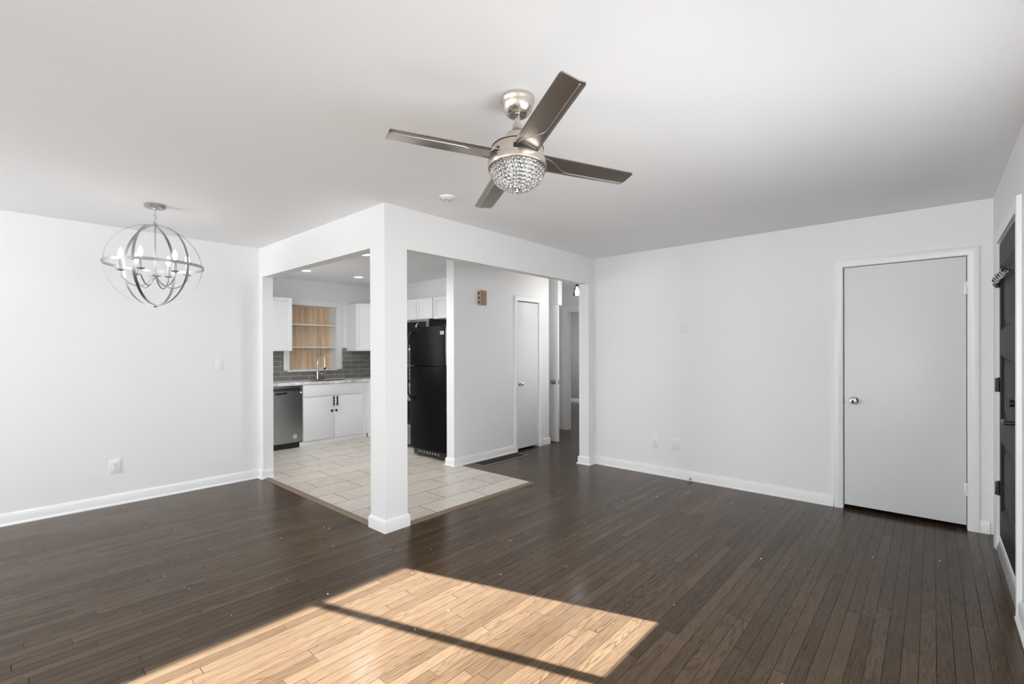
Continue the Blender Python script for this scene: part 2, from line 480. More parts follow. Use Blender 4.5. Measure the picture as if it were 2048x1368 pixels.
# wall behind the camera, two openings added for fill light
mb = MB(); xs = [(-5.15, -2.85), (-2.45, -0.15)]; z0, z1 = 0.45, 2.15
mb.box(XL - 0.1, xs[0][0], YS - 0.12, YS, 0, H).box(xs[0][1], xs[1][0], YS - 0.12, YS, 0, H).box(xs[1][1], XR + 0.12, YS - 0.12, YS, 0, H)
for a, b in xs: mb.box(a, b, YS - 0.12, YS, 0, z0).box(a, b, YS - 0.12, YS, z1, H)
struct('wall_near', mb, M_wall, 'white wall with two added windows behind the viewer', 'wall')

# side window, a triple unit whose mullions cut the sunlight on the floor
win = MB(); fx0, fx1 = XR + 0.05, XR + 0.085
win.box(fx0, fx1, Wa, Wb, Wz0 - 0.02, Wz0 + 0.0).box(fx0, fx1, Wa, Wb, Wz1, Wz1 + 0.02)
for yy in (2.115, 0.99): win.box(fx0, fx1, yy, yy + 0.05, Wz0, Wz1)
wo = struct('window_1', win, M_trim, 'white triple window in the entry wall', 'window')
win = MB()
for a, b in xs:
    win.box(a, b, YS - 0.08, YS - 0.04, z0, z0 + 0.05).box(a, b, YS - 0.08, YS - 0.04, z1 - 0.05, z1)
    win.box((a + b) / 2 - 0.03, (a + b) / 2 + 0.03, YS - 0.08, YS - 0.04, z0, z1)
    win.box(a, a + 0.04, YS - 0.08, YS - 0.04, z0, z1).box(b - 0.04, b, YS - 0.08, YS - 0.04, z0, z1)
struct('added_window', win, M_trim, 'unseen white framed windows added behind the viewer to light the room', 'window')  # frames of the openings added for rear fill light

# closet behind the flush door
mb = MB().box(-0.85, -0.75, YF + 0.1, 5.7, 0, H).box(0.42, 0.52, YF + 0.1, 5.7, 0, H).box(-0.85, 0.52, 5.6, 5.7, 0, H)
struct('wall_closet', mb, M_wall, 'closet walls behind the flush door', 'wall')

# kitchen shell, with a niche in the sink wall
Na, Nb, Nz0, Nz1, ND = 3.085, 3.842, 1.068, 2.056, 0.23
mb = MB()
mb.box(XK - 0.3, XK, 1.95, Na, 0, H).box(XK - 0.3, XK, Nb, YK + 0.1, 0, H).box(XK - 0.3, XK, Na, Nb, 0, Nz0).box(XK - 0.3, XK, Na, Nb, Nz1, H).box(XK - 0.34, XK - 0.27, Na, Nb, Nz0, Nz1)
struct('wall_sink', mb, M_wall, 'pale kitchen wall over the sink with a recessed niche', 'wall')
struct('wall_kitchen_rear', bx(XK - 0.1, -4.28, YK, YK + 0.1, 0, H), M_wall, 'pale kitchen wall over the black refrigerator', 'wall')
struct('wall_kitchen_near', MB().box(XK - 0.1, -6.3, YH, YH + 0.1, 0, H).box(-5.5, XL - 0.1, YH, YH + 0.1, 0, H).box(-6.3, -5.5, YH, YH + 0.1, 0, 1.0).box(-6.3, -5.5, YH, YH + 0.1, 2.1, H), M_wall, 'kitchen wall beside the dishwasher', 'wall')  # hidden opening added for the kitchen fill lamp
# partition between kitchen and hall with the narrow closet door
PX0, PX1, PY0, PY1 = -4.28, -4.15, 3.66, 5.48
D2a, D2b, D2t = 4.780, 5.238, 2.018
mb = MB().box(PX0, PX1, PY0, D2a, 0, H).box(PX0, PX1, D2b, PY1, 0, H).box(PX0, PX1, D2a, D2b, D2t, H)
struct('wall_partition', mb, M_wall, 'white hall wall with the narrow closet door and the wall chime', 'wall')
mb = MB().box(-5.1, -5.0, YK + 0.1, 6.65, 0, H).box(-5.0, PX0, 5.40, 5.48, 0, H)
struct('wall_hall_closet', mb, M_wall, 'walls of the closet behind the narrow door', 'wall')
struct('wall_hall_right', MB().box(-3.15, -3.05, YF + 0.1, 5.25, 0, H).box(-3.15, -3.05, 6.25, 6.65, 0, H).box(-3.15, -3.05, 5.25, 6.25, 0, 0.9).box(-3.15, -3.05, 5.25, 6.25, 2.0, H), M_wall, 'hall wall hidden behind the stub', 'wall')  # hidden opening added for the hall fill lamp
struct('wall_hall_header', bx(-5.0, -4.118, 5.66, 5.76, 2.02, H), M_wall, 'white header above the open hall door', 'wall')
D4a, D4b, D4t = -4.655, -3.86, 2.012
mb = MB().box(-5.1, D4a, 6.65, 6.75, 0, H).box(D4b, -3.05, 6.65, 6.75, 0, H).box(D4a, D4b, 6.65, 6.75, D4t, H)
struct('wall_hall_end', mb, M_wall, 'white wall at the end of the hall around the dark doorway', 'wall')
mb = MB().box(-9.1, -2.9, 10.4, 10.5, 0, H).box(-3.0, -2.9, 6.75, 10.4, 0, H).box(-9.1, -5.1, 6.65, 6.748, 0, H)
mb.box(-7.8, -7.7, 6.75, 8.1, 0, H).box(-7.8, -7.7, 9.1, 10.4, 0, H).box(-7.8, -7.7, 8.1, 9.1, 0, 1.0).box(-7.8, -7.7, 8.1, 9.1, 2.0, H)  # side opening added for this room's fill lamp
struct('wall_bedroom', mb, M_dim, 'grey wall of the dim room past the hall doorway', 'wall')

# ------------------------------------------------------------------ baseboards, casings and strips
BB = [(0, 0), (0.027, 0), (0.027, 0.007), (0.022, 0.015), (0.014, 0.019), (0.014, 0.074), (0.010, 0.086), (0.004, 0.094), (0, 0.096)]
BB2 = [(0, 0), (0.014, 0), (0.014, 0.074), (0.010, 0.086), (0.004, 0.094), (0, 0.096)]
def baseboard(side, path, label, prof=BB, closed=False):
    struct('baseboard_' + side, MB().sweep(path, prof, XY, closed), M_trim, label, 'baseboard', smooth=25)
baseboard('left', [(-5.277, YH + 0.1), (-5.277, YH), (XL, YH), (XL, YS)], 'white baseboard along the long blank wall under the chandelier')
baseboard('column', [(XC, YH), (-3.212, YH), (-3.212, YH + 0.1985), (XC, YH + 0.1985)], 'white base wrapped around the foot of the square column', BB2, True)
baseboard('partition', [(PX1, 4.742), (PX1, PY0), (PX0, PY0), (PX0, PY0 + 0.035)], 'white baseboard behind the floor vent, from kitchen corner to narrow door')
baseboard('hall', [(-4.24, PY1), (PX1, PY1), (PX1, 5.312)], 'short white baseboard right of the narrow hall door', BB2)
baseboard('far', [(-0.634, YF), (XC, YF), (XC, 4.753), (-3.15, 4.753), (-3.15, YF + 0.1)], 'white baseboard along the broad wall and around its stub')
baseboard('corner', [(0.312, YF), (0.257, YF)], 'tiny white baseboard between closet casing and the charcoal door', BB2)
baseboard('right', [(XR, YS), (XR, 3.432)], 'white baseboard on the entry wall in front of the charcoal door')
baseboard('hall_end', [(-4.77, 6.65), (-4.998, 6.65)], 'short white baseboard left of the doorway at the hall end', BB2)
baseboard('bedroom', [(-3.0, 10.4), (-7.7, 10.4)], 'white baseboard in the dim room past the hall', BB2)

CAS = [(0.003, 0), (0.003, 0.012), (0.012, 0.015), (0.034, 0.020), (0.056, 0.021), (0.064, 0.018), (0.066, 0.012), (0.066, 0)]
def casing(n, a, b, t, mp, label, z=0.0, prof=CAS):
    struct('trim_%d' % n, MB().sweep([(a, z), (a, t), (b, t), (b, z)], prof, mp), M_trim, label, 'door casing', smooth=25)
casing(1, D1a, D1b, D1t, lambda a, z, h: (a, YF - h, z), 'white moulded casing around the wide flush closet door')
casing(2, D2a, D2b, D2t, lambda a, z, h: (PX1 + h, a, z), 'white moulded casing around the narrow hall closet door')
casing(3, D3a, D3b, D3t, lambda a, z, h: (XR - h, a, z), 'white casing around the charcoal entry door')
casing(4, D4a, D4b, D4t, lambda a, z, h: (a, 6.65 - h, z), 'white casing of the doorway at the hall end', prof=[(d * 1.55, h) for d, h in CAS])
# jamb linings
mb = MB()
for a0, a1 in ((D4a, D4a + 0.015), (D4b - 0.015, D4b)): mb.box(a0, a1, 6.65, 6.75, 0, D4t)
mb.box(D4a, D4b, 6.65, 6.75, D4t - 0.015, D4t)
struct('trim_5', mb, M_trim, 'white jamb lining inside the doorway at the hall end', 'door jamb')
# reducer strips at the tile edge
RS = [(-0.001, 0), (0.05, 0), (0.046, 0.006), (0.03, 0.012), (0.0, 0.014)]
struct('trim_6', MB().sweep([(XC - 0.21, 2.034), (-5.27, 2.034)], [(d * 0.95, h) for d, h in RS], XY), M_strip, 'worn wooden edge strip left of the column along the tiles', 'floor strip')
struct('trim_7', MB().sweep([(-3.058, 3.74), (-3.058, 2.203)], [(d * 0.95, h) for d, h in RS], XY), M_strip, 'worn wooden edge strip right of the column along the tiles', 'floor strip')

# ------------------------------------------------------------------ doors
def knob(parent, x, y, z, d, m, name='knob', r=0.027):
    """a round passage knob whose axis runs along d ('-Y', '+X' ...)"""
    prof = [(0.033, 0.0), (0.033, 0.005), (0.027, 0.010), (0.013, 0.013), (0.012, 0.030), (0.020, 0.036), (r, 0.045), (r, 0.056), (0.021, 0.064), (0.010, 0.067), (0.0, 0.067)]
    sg = -1 if d[0] == '-' else 1
    p = [(a, sg * h) for a, h in prof]
    k = MB().lathe(p, (x, y, z), 28, d[1]).build(name, m, parent)
    return k

def hinge(parent, x0, x1, y0, y1, z, m, barrel):
    h = MB().box(x0, x1, y0, y1, z - 0.045, z + 0.045, 0.001)
    for i in range(5):
        h.cyl((barrel[0], barrel[1], z - 0.045 + i * 0.018), (barrel[0], barrel[1], z - 0.045 + i * 0.018 + 0.0168), 0.0065, None, 12)
    h.ball((barrel[0], barrel[1], z + 0.046), 0.006, 10, 6)
    return h.build('hinge', m, parent)

# door_1: wide flush closet door
d1 = thing('door_1', 'wide flush white closet door with silver knob', 'door', (D1a, YF, 0), None, 'structure')
bx(D1a + 0.006, D1b - 0.004, YF + 0.004, YF + 0.039, 0.034, D1t - 0.005, bev=0.002).build('door_panel', M_door, d1)
k1 = knob(d1, -0.494, YF + 0.004, 0.918, '-Y', M_chrome)
MB().lathe([(0.010, -0.0675), (0.010, -0.070), (0.004, -0.071), (0, -0.071)], (-0.494, YF + 0.004, 0.918), 16, 'Y').build('keyhole', M_black, k1)
bx(D1a + 0.001, D1a + 0.0065, YF - 0.001, YF + 0.03, 0.88, 0.955).build('latch_plate', M_slot, d1)
for z in (1.80, 0.30): hinge(d1, D1b - 0.018, D1b + 0.004, YF + 0.0005, YF + 0.004, z, M_trim, (D1b - 0.002, YF - 0.004))
for o_ in d1.children:
    if o_.name.startswith('hinge'): o_['label'] = 'white painted hinge'
# door_2: narrow hall closet door
d2 = thing('door_2', 'narrow flush white closet door on the hall wall', 'door', (PX1, D2a, 0), None, 'structure')
bx(PX1 - 0.039, PX1 - 0.004, D2a + 0.005, D2b - 0.004, 0.03, D2t - 0.012, bev=0.002).build('door_panel', M_door, d2)
k2 = knob(d2, PX1 - 0.004, D2a + 0.055, 0.905, '+X', M_chrome)
bx(PX1 - 0.03, PX1 + 0.0015, D2a + 0.0005, D2a + 0.006, 0.87, 0.94).build('latch_plate', M_slot, d2)
for z in (1.80, 0.27): hinge(d2, PX1 - 0.004, PX1 + 0.0005, D2b - 0.020, D2b + 0.003, z, M_trim, (PX1 + 0.004, D2b - 0.002))
# door_4: the leaf standing open in the hall
d4 = thing('door_4', 'white hall door standing open past the narrow closet door', 'door', (-4.9, 5.63, 0), None, 'structure')
bx(-4.9, -4.098, 5.625, 5.66, 0.012, 2.012, bev=0.002).build('door_panel', M_door, d4)
knob(d4, -4.165, 5.625, 0.885, '-Y', M_brass)['label'] = 'aged brass knob'
bx(-4.0985, -4.096, 5.632, 5.653, 0.855, 0.915, bev=0.0005).build('latch_plate', M_brass, d4)

# door_3: charcoal entry door with three recessed panels
DX = XR + 0.004
d3 = thing('door_3', 'charcoal panelled entry door in the entry wall', 'door', (XR, D3b, 0), None, 'structure')
pans = [(1.465, 1.893), (0.868, 1.310), (0.275, 0.735)]
st0, st1 = D3a + 0.12, D3b - 0.075
mb = MB()
zs = [0.105] + [v for p in reversed(pans) for v in p] + [2.035]
for i in range(0, len(zs), 2): mb.box(DX, DX + 0.04, st0, st1, zs[i], zs[i + 1])
mb.box(DX, DX + 0.04, D3a + 0.004, st0, 0.105, 2.035).box(DX, DX + 0.04, st1, D3b - 0.004, 0.105, 2.035)
slab = mb.build('door_panel', M_char, d3)
for za, zb in pans:
    p = MB(); i1, i2 = 0.022, 0.06
    def rect(e, x): return [(x, st0 + e, za + e), (x, st1 - e, za + e), (x, st1 - e, zb - e), (x, st0 + e, zb - e)]
    p.rings([rect(0, DX), rect(i1, DX + 0.014), rect(i1 + 0.004, DX + 0.016), rect(i2, DX + 0.016), rect(i2 + 0.02, DX + 0.010)], True, False, True)
    p.build('recessed_panel', M_char, slab)
for z in (1.80, 1.105, 0.415):
    hinge(d3, XR - 0.019, XR + 0.003, D3b - 0.003, D3b - 0.0005, z, M_vent, (XR - 0.003, D3b - 0.008))['label'] = 'dark worn hinge'
# lever, deadbolt, spring and threshold
lv = MB().lathe([(0.032, 0), (0.032, -0.006), (0.012, -0.010), (0.011, -0.055), (0.0, -0.056)], (DX, 3.585, 0.955), 24, 'X')
lv.tube([(DX - 0.048, 3.58, 0.955), (DX - 0.052, 3.63, 0.957), (DX - 0.050, 3.70, 0.955)], [0.011, 0.010, 0.008], 12)
lv.build('lever_handle', M_black, d3)
MB().lathe([(0.030, 0), (0.030, -0.010), (0.020, -0.014), (0.020, -0.030), (0, -0.031)], (DX, 3.64, 1.055), 24, 'X').box(DX - 0.045, DX - 0.028, 3.636, 3.644, 1.035, 1.075).build('deadbolt', M_black, d3)
sp = MB(); pts = []
for i in range(121):
    a = 2 * PI * i / 20.0; q = i / 120.0
    pts.append((XR - 0.019 + 0.0165 * math.cos(a), D3b - 0.03 - 0.62 * q, 1.795 + 0.0165 * math.sin(a)))
sp.tube(pts, 0.0042, 8)
spo = sp.build('closer_spring', M_chrome, d3); spo['label'] = 'coiled metal closer spring'
MB().box(XR - 0.03, XR + 0.003, D3b - 0.03, D3b - 0.024, 1.765, 1.825, 0.002).cyl((XR - 0.019, D3b - 0.03, 1.795), (XR - 0.019, D3b - 0.66, 1.795), 0.0045).build('spring_bracket', M_black, spo)
th = MB().prism([(XR + 0.02, 0), (XR - 0.012, 0), (XR - 0.012, 0.012), (XR - 0.004, 0.05), (XR + 0.002, 0.06), (XR + 0.02, 0.06)], lambda a, b, h: (a, h, b), D3a + 0.002, D3b - 0.002)
tho = th.build('threshold', M_sill, d3); tho['label'] = 'grey metal threshold'
MB().prism([(XR + 0.03, 0.058), (XR + 0.0, 0.058), (XR + 0.0, 0.096), (XR + 0.006, 0.103), (XR + 0.03, 0.103)], lambda a, b, h: (a, h, b), D3a + 0.002, D3b - 0.002).build('door_sweep', M_trim, d3)

# ------------------------------------------------------------------ ceiling fan
FAN = Vector((-1.345, 1.556, H))
fan = thing('ceiling_fan', 'brushed nickel ceiling fan with four pewter blades and a crystal bowl', 'ceiling fan', FAN)
MB().lathe([(0.072, 0.0), (0.074, -0.004), (0.074, -0.018), (0.070, -0.024), (0.069, -0.034), (0.063, -0.056), (0.050, -0.074), (0.043, -0.079), (0.036, -0.080), (0.036, -0.076), (0.0, -0.076)], (0, 0, 0), 48).build('canopy', M_nickel, fan, True)
MB().lathe([(0.034, -0.0745), (0.034, -0.079), (0.019, -0.0795), (0.019, -0.0775), (0, -0.0775)], (0, 0, 0), 32).build('canopy_plate', M_steel, fan, True)
F2 = Vector((-0.664, 0.748, 0)); uB = Vector((0.872, -0.490, 0)).normalized(); uA = Vector((-0.483, -0.876, 0)).normalized()
grad = uB * 0.10 + uA * 0.045
nrm_ = Vector((-grad.x, -grad.y, 1)).normalized()
TILT = Matrix.Translation((0, 0, -0.065)) @ Vector((0, 0, 1)).rotation_difference(nrm_).to_matrix().to_4x4() @ Matrix.Translation((0, 0, 0.065))
def fpart(mb, name, m, parent=None): return mb.xf(TILT).build(name, m, parent or fan, True)
fpart(MB().lathe([(0.0, -0.06), (0.0125, -0.06), (0.0125, -0.14), (0.0, -0.14)], (0, 0, 0), 24), 'downrod', M_nickel)
fpart(MB().lathe([(0.013, -0.121), (0.020, -0.122), (0.021, -0.134), (0.026, -0.150), (0.031, -0.157), (0.031, -0.161), (0.044, -0.166), (0.053, -0.176), (0.057, -0.192), (0.058, -0.2285), (0.0, -0.229)], (0, 0, 0), 48), 'collar', M_nickel)
hb = MB().lathe([(0.060, -0.2295), (0.106, -0.230), (0.111, -0.232), (0.113, -0.236), (0.113, -0.289), (0.1115, -0.2905), (0.1115, -0.292), (0.1245, -0.293), (0.1265, -0.297), (0.1265, -0.321), (0.1245, -0.3255), (0.118, -0.326), (0.116, -0.321), (0.05, -0.321)], (0, 0, 0), 80)
hou = fpart(hb, 'motor_housing', M_nickel)
for zz_, rs_ in ((-0.2275, 0.060), (-0.2385, 0.1132)):
    fpart(MB().tube([(rs_ * math.cos(2 * PI * k / 64), rs_ * math.sin(2 * PI * k / 64), zz_) for k in range(64)], 0.0016, 6, True), 'seam', M_black, hou)
rg = []
for k in range(72):
    a = 2 * PI * k / 72; rg.append((0.1195 * math.cos(a), 0.1195 * math.sin(a), -0.3265))
fpart(MB().tube(rg, 0.003, 8, True), 'bottom_ring', M_pewter, hou)
# blades
BR0, BR1 = 0.085, 0.548
def blade():
    mb = MB(); b = mb.bm
    prof = []   # (w, z) underside outline across the blade: a flat field and a bent flange
    QS = [i / 14 * 0.955 for i in range(15)] + [0.965, 0.975, 0.984, 0.992, 0.997, 1.0]; rows = []
    for q in QS:
        r = BR0 + (BR1 - BR0) * q
        w0 = -0.055 + 0.004 * q; w1 = 0.056 - 0.006 * q
        if q > 0.96:
            e = (q - 0.96) / 0.04; sh = 0.007 * (1 - math.sqrt(max(0, 1 - e * e)))
            w0 += sh; w1 -= sh
        r_ = lambda w: r - 0.03 * q * (w + 0.055) / 0.11 * 0.4
        cross = [(w0, 0.000), (w0 * 0.9, -0.002), (w1 - 0.024, -0.002), (w1 - 0.020, -0.0015), (w1 - 0.004, 0.0025), (w1, 0.004), (w1, 0.008), (w1 - 0.020, 0.003), (w0, 0.004)]
        rows.append([(r_(ww), ww, zz) for ww, zz in cross])
    mb.rings(rows)
    # raised ridge: from the root, an S-curve to the flange, then along it
    pts = []
    for i in range(40):
        q = i / 39; r = BR0 + 0.01 + (BR1 - BR0 - 0.03) * q
        s_ = min(1, max(0, (q - 0.05) / 0.32)); s_ = s_ * s_ * (3 - 2 * s_)
        pts.append((r, -0.038 + (0.056 - 0.006 * q - 0.022 + 0.038) * s_, -0.0022))
    mb.tube(pts, 0.0022, 8)
    return mb
# near-horizontal order: B (towards the closet door), C, D, A
for k, u_ in enumerate((uB, -uA, -uB, uA)):
    ang = math.atan2(u_.y, u_.x)
    mtx = TILT @ Matrix.Rotation(ang, 4, 'Z') @ Matrix.Translation((0, 0, -0.277)) @ Matrix.Rotation(math.radians(-9.0), 4, 'X')
    blade().xf(mtx).build('blade', M_blade, fan, True, smooth=20)
    mtx2 = TILT @ Matrix.Rotation(ang, 4, 'Z')
    slot = MB()
    pts_o = []
    for i in range(9):
        a = math.radians(-28 + 56 * i / 8); pts_o.append(a)
    slot.rings([[(0.1145 * math.cos(a), 0.1145 * math.sin(a), z) for a in pts_o] + [(0.09 * math.cos(a), 0.09 * math.sin(a), z) for a in reversed(pts_o)] for z in (-0.286, -0.264)])
    slot.xf(mtx2).build('blade_slot', M_black, hou, True)
# crystal bowl: rows of small lenses on a wire basket
bowl_r, bowl_d, bz = 0.114, 0.088, -0.324
bk = MB()
rows = []
for i in range(9):
    t_ = (i + 0.35) / 9 * (PI / 2) * 0.97
    rr_, zz_ = bowl_r * math.cos(t_) ** 0.9, bz - bowl_d * math.sin(t_)
    rows.append((rr_, zz_, t_))
    ring = [(rr_ * 0.97 * math.cos(2 * PI * k / 40), rr_ * 0.97 * math.sin(2 * PI * k / 40), zz_) for k in range(40)]
    if rr_ > 0.015: bk.tube(ring, 0.0009, 6, True)
for k in range(20):
    a = 2 * PI * k / 20
    bk.tube([(r_ * 0.97 * math.cos(a), r_ * 0.97 * math.sin(a), z_) for r_, z_, _t in rows], 0.0008, 6)
bowl = fpart(bk, 'crystal_bowl', M_chrome)
bowl['label'] = 'bowl of clear crystal beads on a wire basket'
fpart(MB().lathe([(0.0, bz - bowl_d + 0.012), (0.017, bz - bowl_d + 0.010), (0.016, bz - bowl_d - 0.001), (0.006, bz - bowl_d - 0.004), (0.0, bz - bowl_d - 0.005)], (0, 0, 0), 24).ball((0, 0, bz - bowl_d - 0.010), 0.007, 16, 10), 'finial', M_chrome, bowl)
lamp_in = MB().lathe([(0.0, -0.319), (0.105, -0.319), (0.105, -0.323), (0.0, -0.324)], (0, 0, 0), 40)
fpart(lamp_in, 'lamp_plate', M_chrome, bowl)
for k in range(3):
    a = 2 * PI * k / 3 + 0.5
    fpart(MB().cyl((0.045 * math.cos(a), 0.045 * math.sin(a), -0.322), (0.045 * math.cos(a), 0.045 * math.sin(a), -0.343), 0.011).ball((0.045 * math.cos(a), 0.045 * math.sin(a), -0.360), 0.017, 14, 10, (1, 1, 1.3)), 'bulb', M_candle, bowl)
beads = []
for i, (rr_, zz_, t_) in enumerate(rows):
    n_ = max(5, int(2 * PI * rr_ / 0.0215))
    for k in range(n_):
        a = 2 * PI * (k + 0.5 * (i % 2)) / n_
        nz = Vector((math.cos(a) * math.cos(t_), math.sin(a) * math.cos(t_), -math.sin(t_) * 0.9)).normalized()
        p = Vector((rr_ * math.cos(a), rr_ * math.sin(a), zz_))
        beads.append((p, nz))
view = (Vector((0, 0, CAM_H)) - (FAN + Vector((0, 0, -0.3)))).normalized()
beads.sort(key=lambda t: -t[1].dot(view))
def bead_mb(mb, p, nz):
    q = Vector((0, 0, 1)).rotation_difference(nz).to_matrix().to_4x4()
    t = MB().lathe([(0.0, 0.0058), (0.0045, 0.0050), (0.0082, 0.0020), (0.0092, 0.0), (0.0082, -0.0020), (0.0045, -0.0050), (0.0, -0.0058)], (0, 0, 0), 12)
    t.xf(TILT @ Matrix.Translation(p) @ q)
    return t
b0 = None
for p, nz in beads[:100]:
    q = TILT @ Matrix.Translation(p) @ Vector((0, 0, 1)).rotation_difference(nz).to_matrix().to_4x4()
    if b0 is None:
        t = MB().lathe([(0.0, 0.0058), (0.0045, 0.0050), (0.0082, 0.0020), (0.0092, 0.0), (0.0082, -0.0020), (0.0045, -0.0050), (0.0, -0.0058)], (0, 0, 0), 12)
        b0 = t.build('crystal_bead', M_crystal, bowl, True); bo = b0
    else:
        bo = b0.copy(); C.objects.link(bo); bo.parent = bowl
    bo.matrix_local = q
rest = MB()
for p, nz in beads[100:]:
    q = Vector((0, 0, 1)).rotation_difference(nz).to_matrix().to_4x4()
    mtx = Matrix.Translation(p) @ q
    rr = [(0.0, 0.0058), (0.0045, 0.0050), (0.0082, 0.0020), (0.0092, 0.0), (0.0082, -0.0020), (0.0045, -0.0050), (0.0, -0.0058)]
    rest.rings([[tuple(mtx @ Vector((max(r, 1e-5) * math.cos(2 * PI * k / 10), max(r, 1e-5) * math.sin(2 * PI * k / 10), h))) for k in range(10)] for r, h in rr])
ro = fpart(rest, 'crystal_beads', M_crystal, bowl); ro['kind'] = 'stuff'

# ------------------------------------------------------------------ orb chandelier
CH = Vector((-4.344, 0.878, H)); GZ, GR = -0.452, 0.303
ch = thing('orb_chandelier', 'silver orb chandelier with six lit candle bulbs hanging near the long wall', 'chandelier', CH)
MB().lathe([(0.0, 0.0), (0.062, 0.0), (0.066, -0.003), (0.066, -0.019), (0.062, -0.024), (0.014, -0.026), (0.012, -0.034), (0.0, -0.034)], (0, 0, 0), 40).build('canopy', M_satin, ch, True)
# chain of links
cm = MB(); z = -0.036
for i in range(4):
    L_ = 0.034; zc = z - L_ / 2
    pts = []
    for k in range(20):
        a = 2 * PI * k / 20; x = 0.0085 * math.cos(a); zz = (L_ / 2 - 0.001) * math.sin(a)
        pts.append((x, 0, zc + zz) if i % 2 == 0 else (0, x, zc + zz))
    cm.tube(pts, 0.0022, 8, True); z -= L_ - 0.0045
cm.build('chain', M_satin, ch, True)
MB().cyl((0, 0, -0.136), (0, 0, GZ + GR - 0.006), 0.006).lathe([(0.0, GZ + GR + 0.010), (0.012, GZ + GR + 0.008), (0.013, GZ + GR - 0.010), (0.0, GZ + GR - 0.012)], (0, 0, 0), 20).build('loop_cap', M_satin, ch, True)
HUBZ = -0.530
MB().cyl((0, 0, GZ + GR), (0, 0, HUBZ), 0.0048).build('stem', M_satin, ch, True)
MB().lathe([(0.0, HUBZ + 0.022), (0.010, HUBZ + 0.020), (0.012, HUBZ + 0.010), (0.036, HUBZ + 0.002), (0.036, HUBZ - 0.004), (0.016, HUBZ - 0.008), (0.013, HUBZ - 0.020), (0.0, HUBZ - 0.022)], (0, 0, 0), 32).build('hub', M_satin, ch, True)
# equator band
rr_ = []
for k in range(96):
    a = 2 * PI * k / 96; c_, s_ = math.cos(a), math.sin(a)
    rr_.append([((GR + 0.002) * c_, (GR + 0.002) * s_, GZ - 0.0105), ((GR + 0.005) * c_, (GR + 0.005) * s_, GZ - 0.0105), ((GR + 0.005) * c_, (GR + 0.005) * s_, GZ + 0.0105), ((GR + 0.002) * c_, (GR + 0.002) * s_, GZ + 0.0105)])
MB().rings(rr_, True, False, False, True).build('equator_band', M_satin, ch, True)
for k, az in enumerate((28, 88, -36)):
    hoop = MB(); rr_ = []; R_ = GR - 0.003 * k
    for i in range(96):
        a = 2 * PI * i / 96; x, zz = math.cos(a), math.sin(a)
        rr_.append([((R_ - 0.0016) * x, -0.0095, GZ + (R_ - 0.0016) * zz), (R_ * x, -0.0095, GZ + R_ * zz), (R_ * x, 0.0095, GZ + R_ * zz), ((R_ - 0.0016) * x, 0.0095, GZ + (R_ - 0.0016) * zz)])
    hoop.rings(rr_, True, False, False, True)
    for sx in (-1, 1): hoop.lathe([(0.0, sx * (GR + 0.003)), (0.0045, sx * (GR + 0.004)), (0.0045, sx * (GR + 0.008)), (0.0, sx * (GR + 0.0095))], (0, 0, GZ), 12, 'X')
    hoop.xf(Matrix.Rotation(math.radians(az), 4, 'Z')).build('hoop', M_satin, ch, True)
MB().lathe([(0.0, GZ - GR + 0.004), (0.010, GZ - GR + 0.002), (0.012, GZ - GR - 0.003), (0.006, GZ - GR - 0.008), (0.0, GZ - GR - 0.014)], (0, 0, 0), 20).build('finial', M_satin, ch, True)
ARM_R, DISH = 0.20, -0.507
arm0 = None
for k in range(6):
    az = math.radians(24 + 60 * k)
    if arm0 is None:
        pts = []
        for i in range(25):
            q = i / 24
            # from the hub out and down in a U, then up to the dish
            x = 0.018 + (ARM_R - 0.018) * q
            zz = HUBZ - 0.005 - 0.078 * math.sin(PI * min(1, q * 0.97 + 0.03)) ** 0.75 * (1 if q < 0.97 else 1)
            pts.append((x, 0, zz))
        pts[-1] = (ARM_R, 0, HUBZ - 0.015); pts.append((ARM_R, 0, DISH - 0.004))
        arm0 = MB().tube(pts, 0.0042, 10).build('arm', M_satin, ch, True)
        d_ = MB().lathe([(0.0, DISH - 0.008), (0.010, DISH - 0.007), (0.022, DISH - 0.001), (0.028, DISH + 0.002), (0.027, DISH + 0.004), (0.0, DISH + 0.002)], (ARM_R, 0, 0), 28).build('drip_dish', M_satin, arm0, True)
        MB().lathe([(0.0, DISH + 0.002), (0.0105, DISH + 0.002), (0.0105, DISH + 0.082), (0.0, DISH + 0.083)], (ARM_R, 0, 0), 20).build('candle_sleeve', M_satin, arm0, True)
        bl = MB().lathe([(0.0, DISH + 0.083), (0.008, DISH + 0.086), (0.0145, DISH + 0.104), (0.0165, DISH + 0.118), (0.013, DISH + 0.138), (0.006, DISH + 0.156), (0.0, DISH + 0.163)], (ARM_R, 0, 0), 14)
        bl.build('bulb', M_bulb, arm0, True)
        am = arm0
    else:
        am = copy_tree(arm0, ch)
    am.rotation_euler = (0, 0, az)

# ------------------------------------------------------------------ small fittings on walls and ceiling
sm = thing('smoke_detector', 'round white smoke detector on the ceiling beside the column', 'smoke detector', (-2.58, 2.22, H))
MB().lathe([(0.0, 0), (0.056, 0), (0.058, -0.004), (0.056, -0.012), (0.050, -0.015), (0.046, -0.011), (0.044, -0.011), (0.040, -0.020), (0.0, -0.023)], (0, 0, 0), 48).build('cover', M_plate, sm, True)
for k in range(6):
    a = 2 * PI * k / 6
    MB().box(0.014, 0.034, -0.003, 0.003, -0.0245, -0.018).xf(Matrix.Rotation(a, 4, 'Z')).build('vent_slot', mat('grey_slot', (0.45, 0.45, 0.45), 0.6) if k == 0 else bpy.data.materials['grey_slot'], sm, True)
MB().ball((0, 0, -0.0225), 0.006, 12, 8, (1, 1, 0.5)).build('test_button', M_plate, sm, True)


